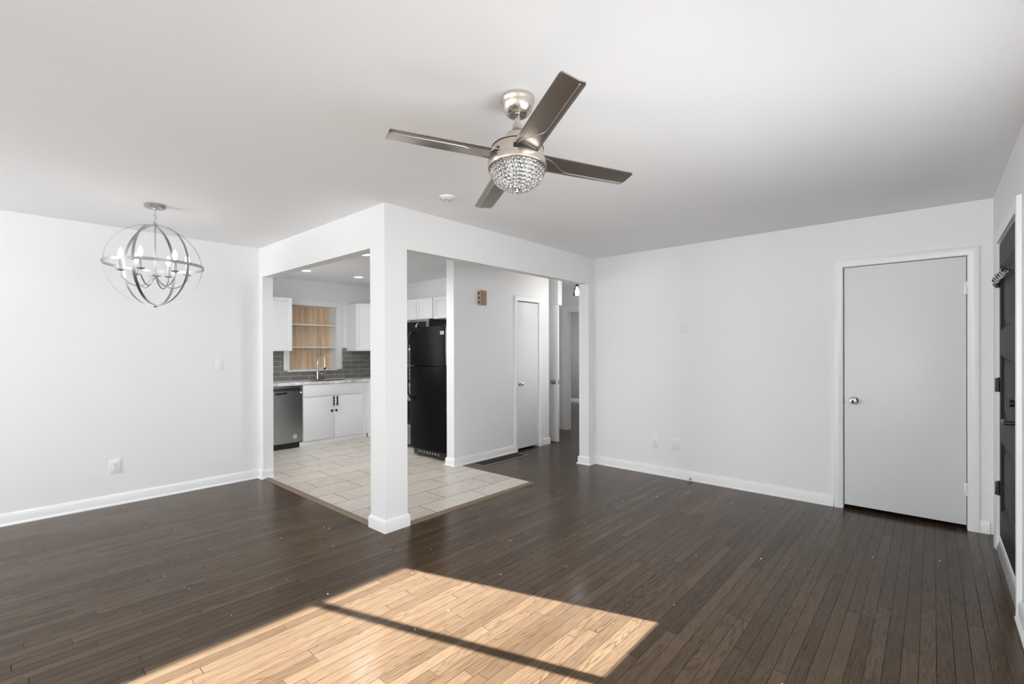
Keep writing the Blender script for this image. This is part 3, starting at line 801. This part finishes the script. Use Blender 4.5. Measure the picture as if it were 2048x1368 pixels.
def plate(name, label, cat, p, face, w_, h_, kind):
    """A wall plate centred at p. face: '+X' or '-Y'. kind: outlet, toggle, blank, rocker."""
    t = thing(name, label, cat, p)
    if face == '+X': R_ = Matrix(((0, 0, 1, 0), (1, 0, 0, 0), (0, 1, 0, 0), (0, 0, 0, 1)))     # local x -> Y, y -> Z, z -> +X
    else: R_ = Matrix(((1, 0, 0, 0), (0, 0, -1, 0), (0, 1, 0, 0), (0, 0, 0, 1)))                 # local x -> X, y -> Z, z -> -Y
    MB().box(-w_ / 2, w_ / 2, -h_ / 2, h_ / 2, 0.0, 0.006, 0.003, 3).xf(R_).build('cover_plate', M_plate, t, True)
    if kind == 'outlet':
        for sg in (-1, 1):
            f = MB().lathe([(0.0, 0.005), (0.0165, 0.005), (0.0165, 0.0078), (0.015, 0.0084), (0.0, 0.0084)], (0, sg * 0.0195, 0), 28).xf(R_).build('socket_face', M_plate, t, True)
            for mbx in ((-0.0075, -0.0050, 0.001, 0.009), (0.0050, 0.0075, 0.002, 0.008)):
                MB().box(mbx[0], mbx[1], sg * 0.0195 + mbx[2], sg * 0.0195 + mbx[3], 0.0080, 0.0088).xf(R_).build('slot', M_slot, f, True)
            MB().lathe([(0.0, 0.008), (0.0028, 0.008), (0.0028, 0.0088), (0, 0.0088)], (0, sg * 0.0195 - 0.007, 0), 12).xf(R_).build('slot', M_slot, f, True)
        MB().ball((0, 0, 0.006), 0.003, 10, 6, (1, 1, 0.5)).xf(R_).build('screw', M_chrome, t, True)
    elif kind == 'toggle':
        MB().box(-0.006, 0.006, -0.012, 0.012, 0.005, 0.0072).xf(R_).build('toggle_frame', M_plate, t, True)
        MB().box(-0.004, 0.004, 0.0, 0.011, 0.006, 0.017, 0.001).xf(R_).build('toggle', M_plate, t, True)
        for sg in (-1, 1): MB().ball((0, sg * 0.030, 0.006), 0.003, 10, 6, (1, 1, 0.5)).xf(R_).build('screw', M_plate, t, True)
    elif kind == 'blank':
        for sg in (-1, 1): MB().ball((0, sg * 0.042, 0.006), 0.0035, 10, 6, (1, 1, 0.5)).xf(R_).build('screw', M_steel, t, True)
    else:
        MB().box(-0.011, 0.011, -0.030, 0.030, 0.005, 0.0095, 0.002).xf(R_).build('remote_cradle', M_plate, t, True)
        for sg in (-1, 1): MB().ball((0, sg * 0.042, 0.006), 0.0025, 10, 6, (1, 1, 0.5)).xf(R_).build('screw', M_steel, t, True)
    return t
plate('wall_outlet', 'white duplex outlet low on the long blank wall below the chandelier', 'outlet', (XL, 0.792, 0.337), '+X', 0.082, 0.124, 'outlet')
plate('light_switch', 'white toggle switch plate on the long blank wall near the kitchen opening', 'light switch', (XL, 1.610, 1.209), '+X', 0.075, 0.118, 'toggle')
plate('wall_outlet', 'white duplex outlet low on the broad wall beside a blank plate', 'outlet', (-2.256, YF, 0.345), '-Y', 0.076, 0.120, 'outlet')
plate('blank_plate', 'blank white cover plate low on the broad wall', 'cover plate', (-2.023, YF, 0.352), '-Y', 0.078, 0.122, 'blank')
plate('fan_switch', 'narrow white switch plate higher up on the broad wall', 'light switch', (-1.940, YF, 1.578), '-Y', 0.064, 0.112, 'rocker')

# door chime on the hall wall
dc = thing('door_chime', 'small tan wooden door chime box high on the hall wall', 'door chime', (PX1, 4.1, 1.99))
bx(PX1, PX1 + 0.050, 4.043, 4.145, 1.906, 2.078, bev=0.003).build('chime_box', M_chimeside, dc)
bx(PX1 + 0.046, PX1 + 0.056, 4.046, 4.148, 1.903, 2.081, bev=0.003).build('front_cover', M_chime, dc)
for z in (1.938, 1.992, 2.046): bx(PX1 + 0.008, PX1 + 0.040, 4.0415, 4.046, z - 0.014, z + 0.014).build('sound_slot', M_slot, dc)

# floor register in front of the partition
fv = thing('floor_vent', 'long dark metal floor vent at the foot of the hall wall', 'floor vent', (-3.99, 4.3, 0))
va, vb, vy0, vy1 = -4.112, -3.895, 3.89, 4.705
mb = MB().box(va, vb, vy0, vy0 + 0.018, 0, 0.006, 0.001).box(va, vb, vy1 - 0.018, vy1, 0, 0.006, 0.001).box(va, va + 0.018, vy0 + 0.018, vy1 - 0.018, 0, 0.006, 0.001).box(vb - 0.018, vb, vy0 + 0.018, vy1 - 0.018, 0, 0.006, 0.001)
mb.build('vent_frame', M_ventrim, fv)
mb = MB().box(va + 0.018, vb - 0.018, vy0 + 0.018, vy1 - 0.018, 0.0004, 0.001)
for i in range(60):
    y = vy0 + 0.022 + i * (vy1 - vy0 - 0.044) / 59
    mb.box(va + 0.018, vb - 0.018, y - 0.002, y + 0.002, 0.001, 0.004)
mb.build('grille', M_vent, fv, smooth=0)

# door stop at the broad wall's baseboard
ds = thing('door_stop', 'small white-tipped door stop at the foot of the broad wall', 'door stop', (-1.86, YF - 0.03, 0.025))
MB().cyl((-1.86, YF - 0.026, 0.025), (-1.86, YF - 0.085, 0.025), 0.0055, None, 14).lathe([(0.011, -0.027), (0.011, -0.031), (0.006, -0.033)], (-1.86, YF, 0.025), 16, 'Y').build('stop_rod', M_brass, ds)
MB().lathe([(0.0, -0.083), (0.0095, -0.083), (0.0105, -0.090), (0.0095, -0.099), (0.0, -0.100)], (-1.86, YF, 0.025), 20, 'Y').build('rubber_tip', M_plate, ds)

# ------------------------------------------------------------------ kitchen
XF = -6.62           # face of the sink-side base cabinets
# backsplash
mb = MB().box(XK, XK + 0.008, 2.1, 2.998, 0.9, 1.40).box(XK, XK + 0.008, 2.998, 3.925, 0.9, 1.06).box(XK, XK + 0.008, 3.925, YK, 0.9, 1.40)
struct('wall_backsplash_rear', bx(XK + 0.01, -5.07, YK - 0.008, YK, 0.9, 1.36), backsplash_mat('x'), 'grey subway tile backsplash behind the range', 'backsplash', smooth=0)
struct('wall_backsplash', mb, M_splash, 'grey subway tile backsplash behind the sink', 'backsplash', smooth=0)

# shelved niche in the sink wall
nc = thing('niche_shelf', 'recessed pine-backed shelf niche over the kitchen sink', 'shelf', (XK, Na, Nz0))
fr = MB().box(XK, XK + 0.018, 3.0, Na, Nz0 - 0.005, Nz1, 0.002).box(XK, XK + 0.018, Nb, 3.926, Nz0 - 0.005, Nz1, 0.002).box(XK, XK + 0.018, 3.0, 3.926, Nz1, 2.137, 0.002)
fr.build('frame', M_cab, nc)
bx(XK - ND, XK - ND + 0.012, Na, Nb, Nz0, Nz1).build('back_panel', M_pine, nc)['label'] = 'raw pine board back'
mb = MB().box(XK - ND, XK, Na, Na + 0.006, Nz0, Nz1).box(XK - ND, XK, Nb - 0.006, Nb, Nz0, Nz1).box(XK - ND, XK, Na, Nb, Nz1 - 0.006, Nz1)
mb.build('side_lining', M_cab, nc)
for z in (1.757, 1.408): bx(XK - ND + 0.012, XK - 0.01, Na + 0.006, Nb - 0.006, z - 0.010, z + 0.010, bev=0.002).build('shelf', M_cab, nc)
bx(XK - ND + 0.012, XK + 0.035, 3.055, 3.868, Nz0 - 0.030, Nz0 + 0.003, bev=0.003).build('sill', M_marble, nc)['label'] = 'grey marble sill'


def shaker(parent, name, plane, a0, a1, z0, z1, face, m=M_cab, fw=0.055):
    """A shaker front on a plane. plane 'X': faces +X at X=face, a is Y; plane 'Y': faces -Y at Y=face, a is X."""
    def mk(a, b, u0, u1, d0, d1, mb):
        if plane == 'X': mb.box(face + d0, face + d1, a, b, u0, u1, 0.0015)
        else: mb.box(a, b, face - d0, face - d1, u0, u1, 0.0015)
    mb = MB()
    if fw <= 0: mk(a0, a1, z0, z1, 0, 0.019, mb)
    else:
        mk(a0, a0 + fw, z0, z1, 0, 0.019, mb); mk(a1 - fw, a1, z0, z1, 0, 0.019, mb)
        mk(a0 + fw, a1 - fw, z0, z0 + fw, 0, 0.019, mb); mk(a0 + fw, a1 - fw, z1 - fw, z1, 0, 0.019, mb)
        mk(a0 + fw - 0.005, a1 - fw + 0.005, z0 + fw - 0.005, z1 - fw + 0.005, 0, 0.010, mb)
    return mb.build(name, m, parent)

# sink base cabinet
sb = thing('sink_cabinet', 'white sink base cabinet with two doors right of the dishwasher', 'cabinet', (-6.9, 3.5, 0))
mb = MB().box(XF - 0.02, XF, 3.022, 4.024, 0.07, 0.872).box(XK + 0.02, XF - 0.02, 3.022, 3.04, 0.07, 0.872).box(XK + 0.02, XF - 0.02, 4.0, 4.02, 0.07, 0.872).box(XK + 0.02, XF - 0.02, 3.04, 4.0, 0.07, 0.09).box(XK + 0.02, XK + 0.03, 3.04, 4.0, 0.09, 0.872)
mb.build('body', M_cab, sb)
bx(XF - 0.03, XF + 0.004, 2.976, 4.024, 0.007, 0.072, bev=0.002).build('toe_kick', M_cab, sb)
shaker(sb, 'drawer_front', 'X', 3.026, 3.945, 0.700, 0.868, XF, fw=0)
dl = shaker(sb, 'door', 'X', 3.026, 3.482, 0.078, 0.692, XF, fw=0); dr = shaker(sb, 'door', 'X', 3.487, 3.945, 0.078, 0.692, XF, fw=0)
for dd, y, yk in ((dl, 3.463, 3.444), (dr, 3.516, 3.513)):
    h_ = MB().box(XF + 0.042, XF + 0.054, y - 0.008, y + 0.008, 0.546, 0.690, 0.002)
    for z in (0.575, 0.663): h_.box(XF + 0.019, XF + 0.044, y - 0.005, y + 0.005, z - 0.005, z + 0.005)
    h_.build('handle', M_black, dd)
    MB().box(XF + 0.019, XF + 0.026, yk - 0.017, yk + 0.017, 0.457, 0.491, 0.006).box(XF + 0.024, XF + 0.034, yk - 0.011, yk + 0.011, 0.463, 0.485, 0.004).build('child_lock', M_black, dd)
# rear-run drawer cabinet in the corner
rb = thing('drawer_cabinet', 'white drawer cabinet in the kitchen corner under the counter', 'cabinet', (-6.3, 4.3, 0))
YB = 4.045
MB().box(-6.62, -6.08, YB, YK - 0.005, 0.07, 0.872).box(-6.62, -6.598, 4.026, YB, 0.07, 0.872).build('body', M_cab, rb)
bx(-6.62, -6.08, YB - 0.004, YB + 0.03, 0.007, 0.07).build('toe_kick', M_cab, rb)
for za, zb in ((0.694, 0.868), (0.366, 0.687), (0.078, 0.359)):
    q = shaker(rb, 'drawer', 'Y', -6.53, -6.085, za, zb, YB, fw=0)
    MB().box(-6.38, -6.24, YB - 0.054, YB - 0.042, (za + zb) / 2 - 0.006, (za + zb) / 2 + 0.006, 0.002).box(-6.36, -6.35, YB - 0.044, YB - 0.019, (za + zb) / 2 - 0.005, (za + zb) / 2 + 0.005).box(-6.27, -6.26, YB - 0.044, YB - 0.019, (za + zb) / 2 - 0.005, (za + zb) / 2 + 0.005).build('handle', M_black, q)

# dishwasher
dw = thing('dishwasher', 'stainless steel dishwasher with dark control strip left of the sink cabinet', 'dishwasher', (-6.9, 2.72, 0))
MB().box(XK + 0.03, XF - 0.012, 2.418, 3.014, 0.09, 0.872).build('body', M_steel, dw)
# bowed door: a gentle convex front
rows = []
for i in range(17):
    q = i / 16; y = 2.42 + (3.012 - 2.42) * q; bow = 0.012 * (1 - (2 * q - 1) ** 2)
    rows.append([(XF - 0.012, y, 0.088), (XF + 0.010 + bow, y, 0.088), (XF + 0.010 + bow, y, 0.800), (XF - 0.012, y, 0.800)])
dwd = MB().rings(rows).build('door', M_steel, dw)
MB().box(XF - 0.012, XF + 0.010, 2.42, 3.012, 0.802, 0.868, 0.003).build('top_rail', M_steel, dw)
bx(XF + 0.0095, XF + 0.013, 2.43, 2.978, 0.803, 0.842).build('control_strip', M_dwstrip, dw)
bx(XF + 0.012, XF + 0.027, 2.64, 2.80, 0.754, 0.786, bev=0.006).build('handle_pocket', M_blackgloss, dwd)
pts = []
for i in range(15):
    a = PI * (1.02 + 0.75 * i / 14); pts.append((XF + 0.029, 2.765 + 0.037 * math.cos(a) , 0.786 + 0.032 * math.sin(a)))
MB().tube(pts, 0.004, 8).build('latch', M_chrome, dwd)
st = MB().lathe([(0.0, 0.0125), (0.013, 0.0125), (0.013, 0.0135), (0, 0.0135)], (XF, 2.992, 0.772), 20, 'X').build('sticker', M_tag, dwd)
st = MB().lathe([(0.0, 0.018), (0.033, 0.018), (0.033, 0.0195), (0, 0.0195)], (XF, 2.905, 0.168), 24, 'X').build('sticker', mat('grey_sticker', (0.55, 0.55, 0.55), 0.4), dwd)
pts = [(XF + 0.0198, 2.905 + 0.017 * math.cos(a), 0.168 + 0.017 * math.sin(a)) for a in [PI * (0.7 + 1.3 * i / 14) for i in range(15)]]
MB().tube(pts, 0.003, 6).build('mark', M_tag, st)
bx(XF - 0.05, XF - 0.004, 2.42, 2.974, 0.007, 0.088).build('kick_plate', M_black, dw)

# countertop with undermount sink and the faucet
XE = -6.59
ct = thing('countertop', 'grey veined marble counter over sink cabinet and dishwasher', 'countertop', (-6.9, 3.3, 0.9))
sx0, sx1, sy0, sy1 = -7.02, -6.66, 3.20, 3.82
mb = MB()
XW = XK + 0.009
for a in ((XW, XE, 2.1, sy0), (XW, XE, sy1, YB - 0.025), (XW, sx0, sy0, sy1), (sx1, XE, sy0, sy1)): mb.box(*a, 0.874, 0.914)
mb.box(XW, -6.07, YB - 0.025, YK - 0.009, 0.874, 0.914)
mb.build('slab', M_marble, ct, smooth=0)
mb = MB().box(sx0 - 0.01, sx0, sy0, sy1, 0.72, 0.905).box(sx1, sx1 + 0.01, sy0, sy1, 0.72, 0.905).box(sx0, sx1, sy0 - 0.01, sy0, 0.72, 0.905).box(sx0, sx1, sy1, sy1 + 0.01, 0.72, 0.905).box(sx0, sx1, sy0, sy1, 0.71, 0.722)
mb.build('sink_basin', M_steel, ct)
fc = thing('faucet', 'tall chrome gooseneck faucet standing behind the kitchen sink', 'faucet', (-7.10, 3.49, 0.914))
FX, FY = -7.10, 3.475
MB().box(FX - 0.03, FX + 0.03, FY - 0.13, FY + 0.13, 0.914, 0.922, 0.003).build('deck_plate', M_black, fc)
MB().lathe([(0.024, 0.922), (0.024, 0.930), (0.022, 0.940), (0.021, 1.030), (0.012, 1.045), (0.0, 1.046)], (FX, FY, 0), 24).build('body', M_chrome, fc)
pts = [(FX, FY, 1.03), (FX, FY, 1.19)]
for i in range(17):
    a = PI - PI * 1.0 * i / 16
    pts.append((FX + 0.085 + 0.085 * math.cos(a), FY + 0.015 + 0.015 * math.cos(a), 1.20 + 0.10 * math.sin(a)))
pts.append((FX + 0.17, FY + 0.03, 1.17))
MB().tube(pts, 0.0125, 14).build('spout', M_chrome, fc)
MB().lathe([(0.0, 1.175), (0.012, 1.174), (0.013, 1.13), (0.0135, 1.10), (0.0, 1.10)], (FX + 0.17, FY + 0.03, 0), 20).build('spray_head', M_chrome, fc)
MB().lathe([(0.0, 1.10), (0.0135, 1.10), (0.018, 1.065), (0.0, 1.063)], (FX + 0.17, FY + 0.03, 0), 20).build('spray_nozzle', M_black, fc)
MB().tube([(FX, FY + 0.015, 1.0), (FX + 0.01, FY + 0.06, 1.0), (FX + 0.02, FY + 0.10, 1.012), (FX + 0.03, FY + 0.125, 1.03)], [0.014, 0.013, 0.008, 0.006], 12).build('lever', M_chrome, fc)

# upper cabinets
ua = thing('wall_cabinet', 'white wall cabinet left of the pine niche', 'cabinet', (-7.0, 2.7, 1.35))
MB().box(XK, -6.89, 2.35, 2.990, 1.352, 2.110).build('body', M_cab, ua)
shaker(ua, 'door', 'X', 2.353, 2.988, 1.354, 2.108, -6.889)
uc = thing('corner_cabinet', 'white diagonal corner wall cabinet right of the pine niche', 'cabinet', (-7.0, 4.3, 1.35))
poly = [(XK, 4.012), (-6.90, 4.012), (-6.59, 4.322), (-6.59, YK), (XK, YK)]
MB().prism(poly, XY, 1.352, 2.112).build('body', M_cab, uc)
# diagonal shaker door
L_ = math.hypot(0.31, 0.31)
mb = MB(); fw = 0.055
for a in ((0.006, L_ - 0.006, 1.356, 1.356 + fw), (0.006, L_ - 0.006, 2.108 - fw, 2.108), (0.006, 0.006 + fw, 1.356 + fw, 2.108 - fw), (L_ - 0.006 - fw, L_ - 0.006, 1.356 + fw, 2.108 - fw)):
    mb.box(a[0], a[1], -0.019, -0.0005, a[2], a[3], 0.0015)
mb.box(0.05, L_ - 0.05, -0.010, -0.0005, 1.40, 2.06)
mb.xf(Matrix.Translation((-6.90, 4.012, 0)) @ Matrix.Rotation(PI / 4, 4, 'Z')).build('door', M_cab, uc)
YU = 4.29
ur = thing('wall_cabinet', 'white wall cabinet directly over the microwave', 'cabinet', (-5.7, 4.45, 1.8))
MB().box(-6.05, -5.292, YU, YK, 1.805, 2.110).build('body', M_cab, ur)
shaker(ur, 'door', 'Y', -6.046, -5.674, 1.808, 2.107, YU); shaker(ur, 'door', 'Y', -5.668, -5.296, 1.808, 2.107, YU)
uf = thing('wall_cabinet', 'white wall cabinet above the black refrigerator', 'cabinet', (-4.8, 4.45, 1.8))
MB().box(-5.284, -4.290, YU, YK, 1.800, 2.110).build('body', M_cab, uf)
shaker(uf, 'door', 'Y', -5.280, -4.792, 1.803, 2.107, YU); shaker(uf, 'door', 'Y', -4.786, -4.294, 1.803, 2.107, YU)

# microwave over the range
mw = thing('microwave', 'stainless over-range microwave peeking out above the refrigerator', 'microwave', (-5.67, 4.4, 1.4))
MB().box(-6.05, -5.295, 4.22, YK - 0.005, 1.395, 1.803).build('body', M_black, mw)  # body coloured black for the shadow in the refrigerator recess
YM = 4.22
mb = MB().box(-6.048, -5.297, YM - 0.03, YM, 1.765, 1.80, 0.003).box(-6.048, -5.297, YM - 0.03, YM, 1.398, 1.44, 0.003).box(-5.335, -5.297, YM - 0.03, YM, 1.44, 1.765, 0.003).box(-6.048, -6.01, YM - 0.03, YM, 1.44, 1.765, 0.003)
md = mb.build('door_frame', M_bronzemw, mw)
bx(-6.01, -5.335, YM - 0.024, YM, 1.44, 1.765).build('door_glass', M_blackgloss, mw)
MB().tube([(-5.52, YM - 0.028, 1.745), (-5.525, YM - 0.055, 1.72), (-5.535, YM - 0.065, 1.60), (-5.525, YM - 0.055, 1.48), (-5.52, YM - 0.028, 1.455)], 0.012, 12).build('handle', M_chrome, mw)
for x in (-5.78, -5.76, -5.74): bx(x, x + 0.008, YM - 0.0312, YM - 0.029, 1.775, 1.785).build('vent_mark', M_tag, mw)

# range, mostly hidden by the refrigerator
rn = thing('range', 'stainless steel range showing a sliver left of the refrigerator', 'range', (-5.67, 4.3, 0))
YR = 3.97
MB().box(-6.045, -5.30, YR, YK - 0.012, 0.05, 0.905).build('body', M_steel, rn)
bx(-6.045, -5.30, YR - 0.02, YR, 0.26, 0.78, bev=0.006).build('oven_door', M_steel, rn)
bx(-5.95, -5.345, YR - 0.023, YR - 0.018, 0.33, 0.66, bev=0.002).build('oven_window', M_blackgloss, rn)
bx(-6.045, -5.30, YR - 0.02, YR, 0.06, 0.25, bev=0.006).build('drawer', M_steel, rn)
MB().cyl((-6.0, YR - 0.06, 0.735), (-5.335, YR - 0.06, 0.735), 0.011).box(-5.99, -5.97, YR - 0.06, YR - 0.018, 0.727, 0.743).box(-5.365, -5.345, YR - 0.06, YR - 0.018, 0.727, 0.743).build('handle', M_chrome, rn)
MB().box(-6.045, -5.30, YR - 0.025, YR, 0.79, 0.905, 0.006).build('control_panel', M_steel, rn)
MB().box(-6.045, -5.30, YR, YK - 0.012, 0.905, 0.918, 0.003).box(-6.045, -5.30, YK - 0.08, YK - 0.012, 0.918, 1.02, 0.004).build('cooktop', M_blackgloss, rn)
for s_ in (-5.99, -5.355): bx(s_ - 0.02, s_ + 0.02, YR + 0.02, YR + 0.06, 0.007, 0.05).build('foot', M_black, rn)

# refrigerator
fg = thing('refrigerator', 'black top-freezer refrigerator beside the white partition', 'refrigerator', (-4.7, 4.1, 0))
Fx0, Fx1, Fy = -5.056, -4.338, 3.70
MB().box(Fx0 + 0.004, Fx1 - 0.004, Fy + 0.062, 4.42, 0.035, 1.640, 0.004).build('body', M_fridge, fg)
def fdoor(name, z0, z1):
    pr = [(Fx0, Fy + 0.058), (Fx0, Fy + 0.018), (Fx0 + 0.006, Fy + 0.006), (Fx0 + 0.02, Fy + 0.001), ((Fx0 + Fx1) / 2, Fy - 0.004), (Fx1 - 0.03, Fy + 0.001), (Fx1 - 0.008, Fy + 0.007), (Fx1, Fy + 0.02), (Fx1, Fy + 0.058)]
    mb = MB().prism(pr, XY, z0, z1)
    return mb.build(name, M_fridge, fg, smooth=40)
fz = fdoor('freezer_door', 1.162, 1.648); fd = fdoor('fresh_food_door', 0.115, 1.152)
for dd, za, zb in ((fz, 1.172, 1.585), (fd, 0.735, 1.142)):
    up = dd is fz
    pts = []
    hx = Fx0 + 0.045
    for i in range(21):
        q = i / 20
        z = za + (zb - za) * q
        e = (zb - z) if up else (z - za)
        out = 0.062 * min(1, e / 0.09) ** 0.55
        pts.append((hx - (0.0 if e > 0.09 else -0.02 * (1 - e / 0.09)), Fy - 0.004 - out, z))
    MB().tube(pts, 0.0135, 12).build('handle', M_blackgloss, dd)
bx(Fx1 - 0.105, Fx1 - 0.035, Fy - 0.0035, Fy + 0.002, 1.545, 1.585, bev=0.001).build('badge', mat('silver_badge', (0.55, 0.55, 0.55), 0.45), fz)
for z in (1.558, 1.565, 1.572): bx(Fx1 - 0.095, Fx1 - 0.045, Fy - 0.0042, Fy - 0.003, z - 0.0015, z + 0.0015).build('badge_line', M_slot, fz)
MB().box(Fx1 - 0.012, Fx1 - 0.002, Fy + 0.004, Fy + 0.012, 1.17, 1.64, 0.003).build('edge_strip', M_steel, fz)  # steel strip stands in for the reflection along the door edge
MB().box(Fx1 - 0.012, Fx1 - 0.002, Fy + 0.004, Fy + 0.012, 0.12, 1.145, 0.003).build('edge_strip', M_fridge, fd)
kg = MB().box(Fx0 + 0.05, Fx1 - 0.006, Fy + 0.03, Fy + 0.06, 0.033, 0.108, 0.004).build('kick_grille', M_black, fg)
for i in range(8):
    x = Fx0 + 0.14 + i * 0.055
    bx(x, x + 0.028, Fy + 0.0285, Fy + 0.031, 0.058, 0.086, bev=0.001).build('grille_slot', M_steel if i % 3 == 0 else M_ventrim, kg)
for x in (Fx0 + 0.08, Fx1 - 0.08):
    MB().cyl((x, Fy + 0.1, 0.007), (x, Fy + 0.1, 0.04), 0.02).build('foot', M_black, fg)
    MB().cyl((x, 4.35, 0.007), (x, 4.35, 0.04), 0.02).build('foot', M_black, fg)
MB().box(Fx1 - 0.07, Fx1 - 0.005, Fy + 0.02, Fy + 0.12, 1.649, 1.662, 0.004).build('hinge_cover', M_black, fg)

# recessed ceiling lights
lab = ['recessed kitchen ceiling light seen whole, nearest the corner cabinet', 'recessed kitchen ceiling light half cut by the header above the niche', 'recessed kitchen ceiling light tucked against the column top']
def can_light(x, y, p):
    l = bpy.data.lights.new('downlight', 'AREA'); l.shape = 'DISK'; l.size = 0.11; l.energy = p; l.color = (1.0, 0.985, 0.96); l.spread = math.radians(150)
    o = bpy.data.objects.new('downlight', l); C.objects.link(o); o.location = (x, y, H - 0.008)
for xy in ((-6.32, 3.72, 1.1), (-6.335, 2.943, 0.9), (-4.80, 2.91, 11.0)): can_light(*xy)
r0 = None
for (x, y), lb in zip(((-6.32, 3.72), (-6.335, 2.943), (-4.80, 2.91)), lab):
    if r0 is None:
        r0 = thing('recessed_light', lb, 'ceiling light', (x, y, H), 'recessed kitchen lights')
        MB().lathe([(0.078, 0.0), (0.078, -0.004), (0.066, -0.006), (0.060, -0.003), (0.060, 0.0)], (0, 0, 0), 40, cap=False).build('trim_ring', M_plate, r0, True)
        MB().lathe([(0.0, -0.0025), (0.061, -0.0025), (0.061, -0.001), (0.0, -0.001)], (0, 0, 0), 40).build('lens', M_can, r0, True)
    else:
        r = copy_tree(r0); r.location = (x, y, H); r['label'] = lb

# hall ceiling light
PL = Vector((-3.675, 5.5, H))
DROP = Matrix.Translation((0, 0, -0.045))
pl = thing('hall_light', 'small clear glass bell light glowing at the hall ceiling', 'ceiling light', PL)
MB().lathe([(0.0, 0.0), (0.055, 0.0), (0.055, -0.012), (0.02, -0.022), (0.0, -0.022)], (0, 0, 0), 32).cyl((0, 0, -0.02), (0, 0, -0.19), 0.006).build('canopy', M_satin, pl, True)
MB().lathe([(0.0, -0.128), (0.018, -0.130), (0.022, -0.140), (0.022, -0.165), (0.0, -0.166)], (0, 0, 0), 24).box(-0.036, -0.02, -0.004, 0.004, -0.168, -0.158, 0.001).xf(DROP).build('socket', M_vent, pl, True)
MB().lathe([(0.024, -0.160), (0.034, -0.180), (0.046, -0.225), (0.056, -0.285), (0.0535, -0.285), (0.0435, -0.225), (0.0315, -0.181), (0.0215, -0.162)], (0, 0, 0), 32, cap=False).xf(DROP).build('glass_shade', M_glass, pl, True)
MB().lathe([(0.0, -0.167), (0.012, -0.170), (0.018, -0.195), (0.030, -0.225), (0.032, -0.240), (0.026, -0.262), (0.012, -0.273), (0.0, -0.275)], (0, 0, 0), 20).xf(DROP).build('bulb', M_bulb2, pl, True)
pt = bpy.data.lights.new('hall_bulb_light', 'POINT'); pt.energy = 2.5; pt.shadow_soft_size = 0.03; pt.color = (1.0, 0.98, 0.95)
po = bpy.data.objects.new('hall_bulb_light', pt); C.objects.link(po); po.location = PL + Vector((0, 0, -0.345))

# crumbs of white paint lying about on the boards
fl = MB()
for i in range(46):
    x, y = random.uniform(-3.0, 0.1), random.uniform(1.2, 4.5)
    if i % 3 == 0: x, y = random.uniform(-4.9, -2.2), random.uniform(0.7, 1.9)
    r = random.uniform(0.0015, 0.0045)
    fl.lathe([(0.0, 0.0), (r, 0.0002), (r * 0.8, r * 0.7), (0.0, r * 0.8)], (x, y, 0.0), 6)
tag(fl.build('paint_flecks', M_plate), 'tiny white paint flecks scattered over the dark wooden floor', 'debris', None, 'stuff')
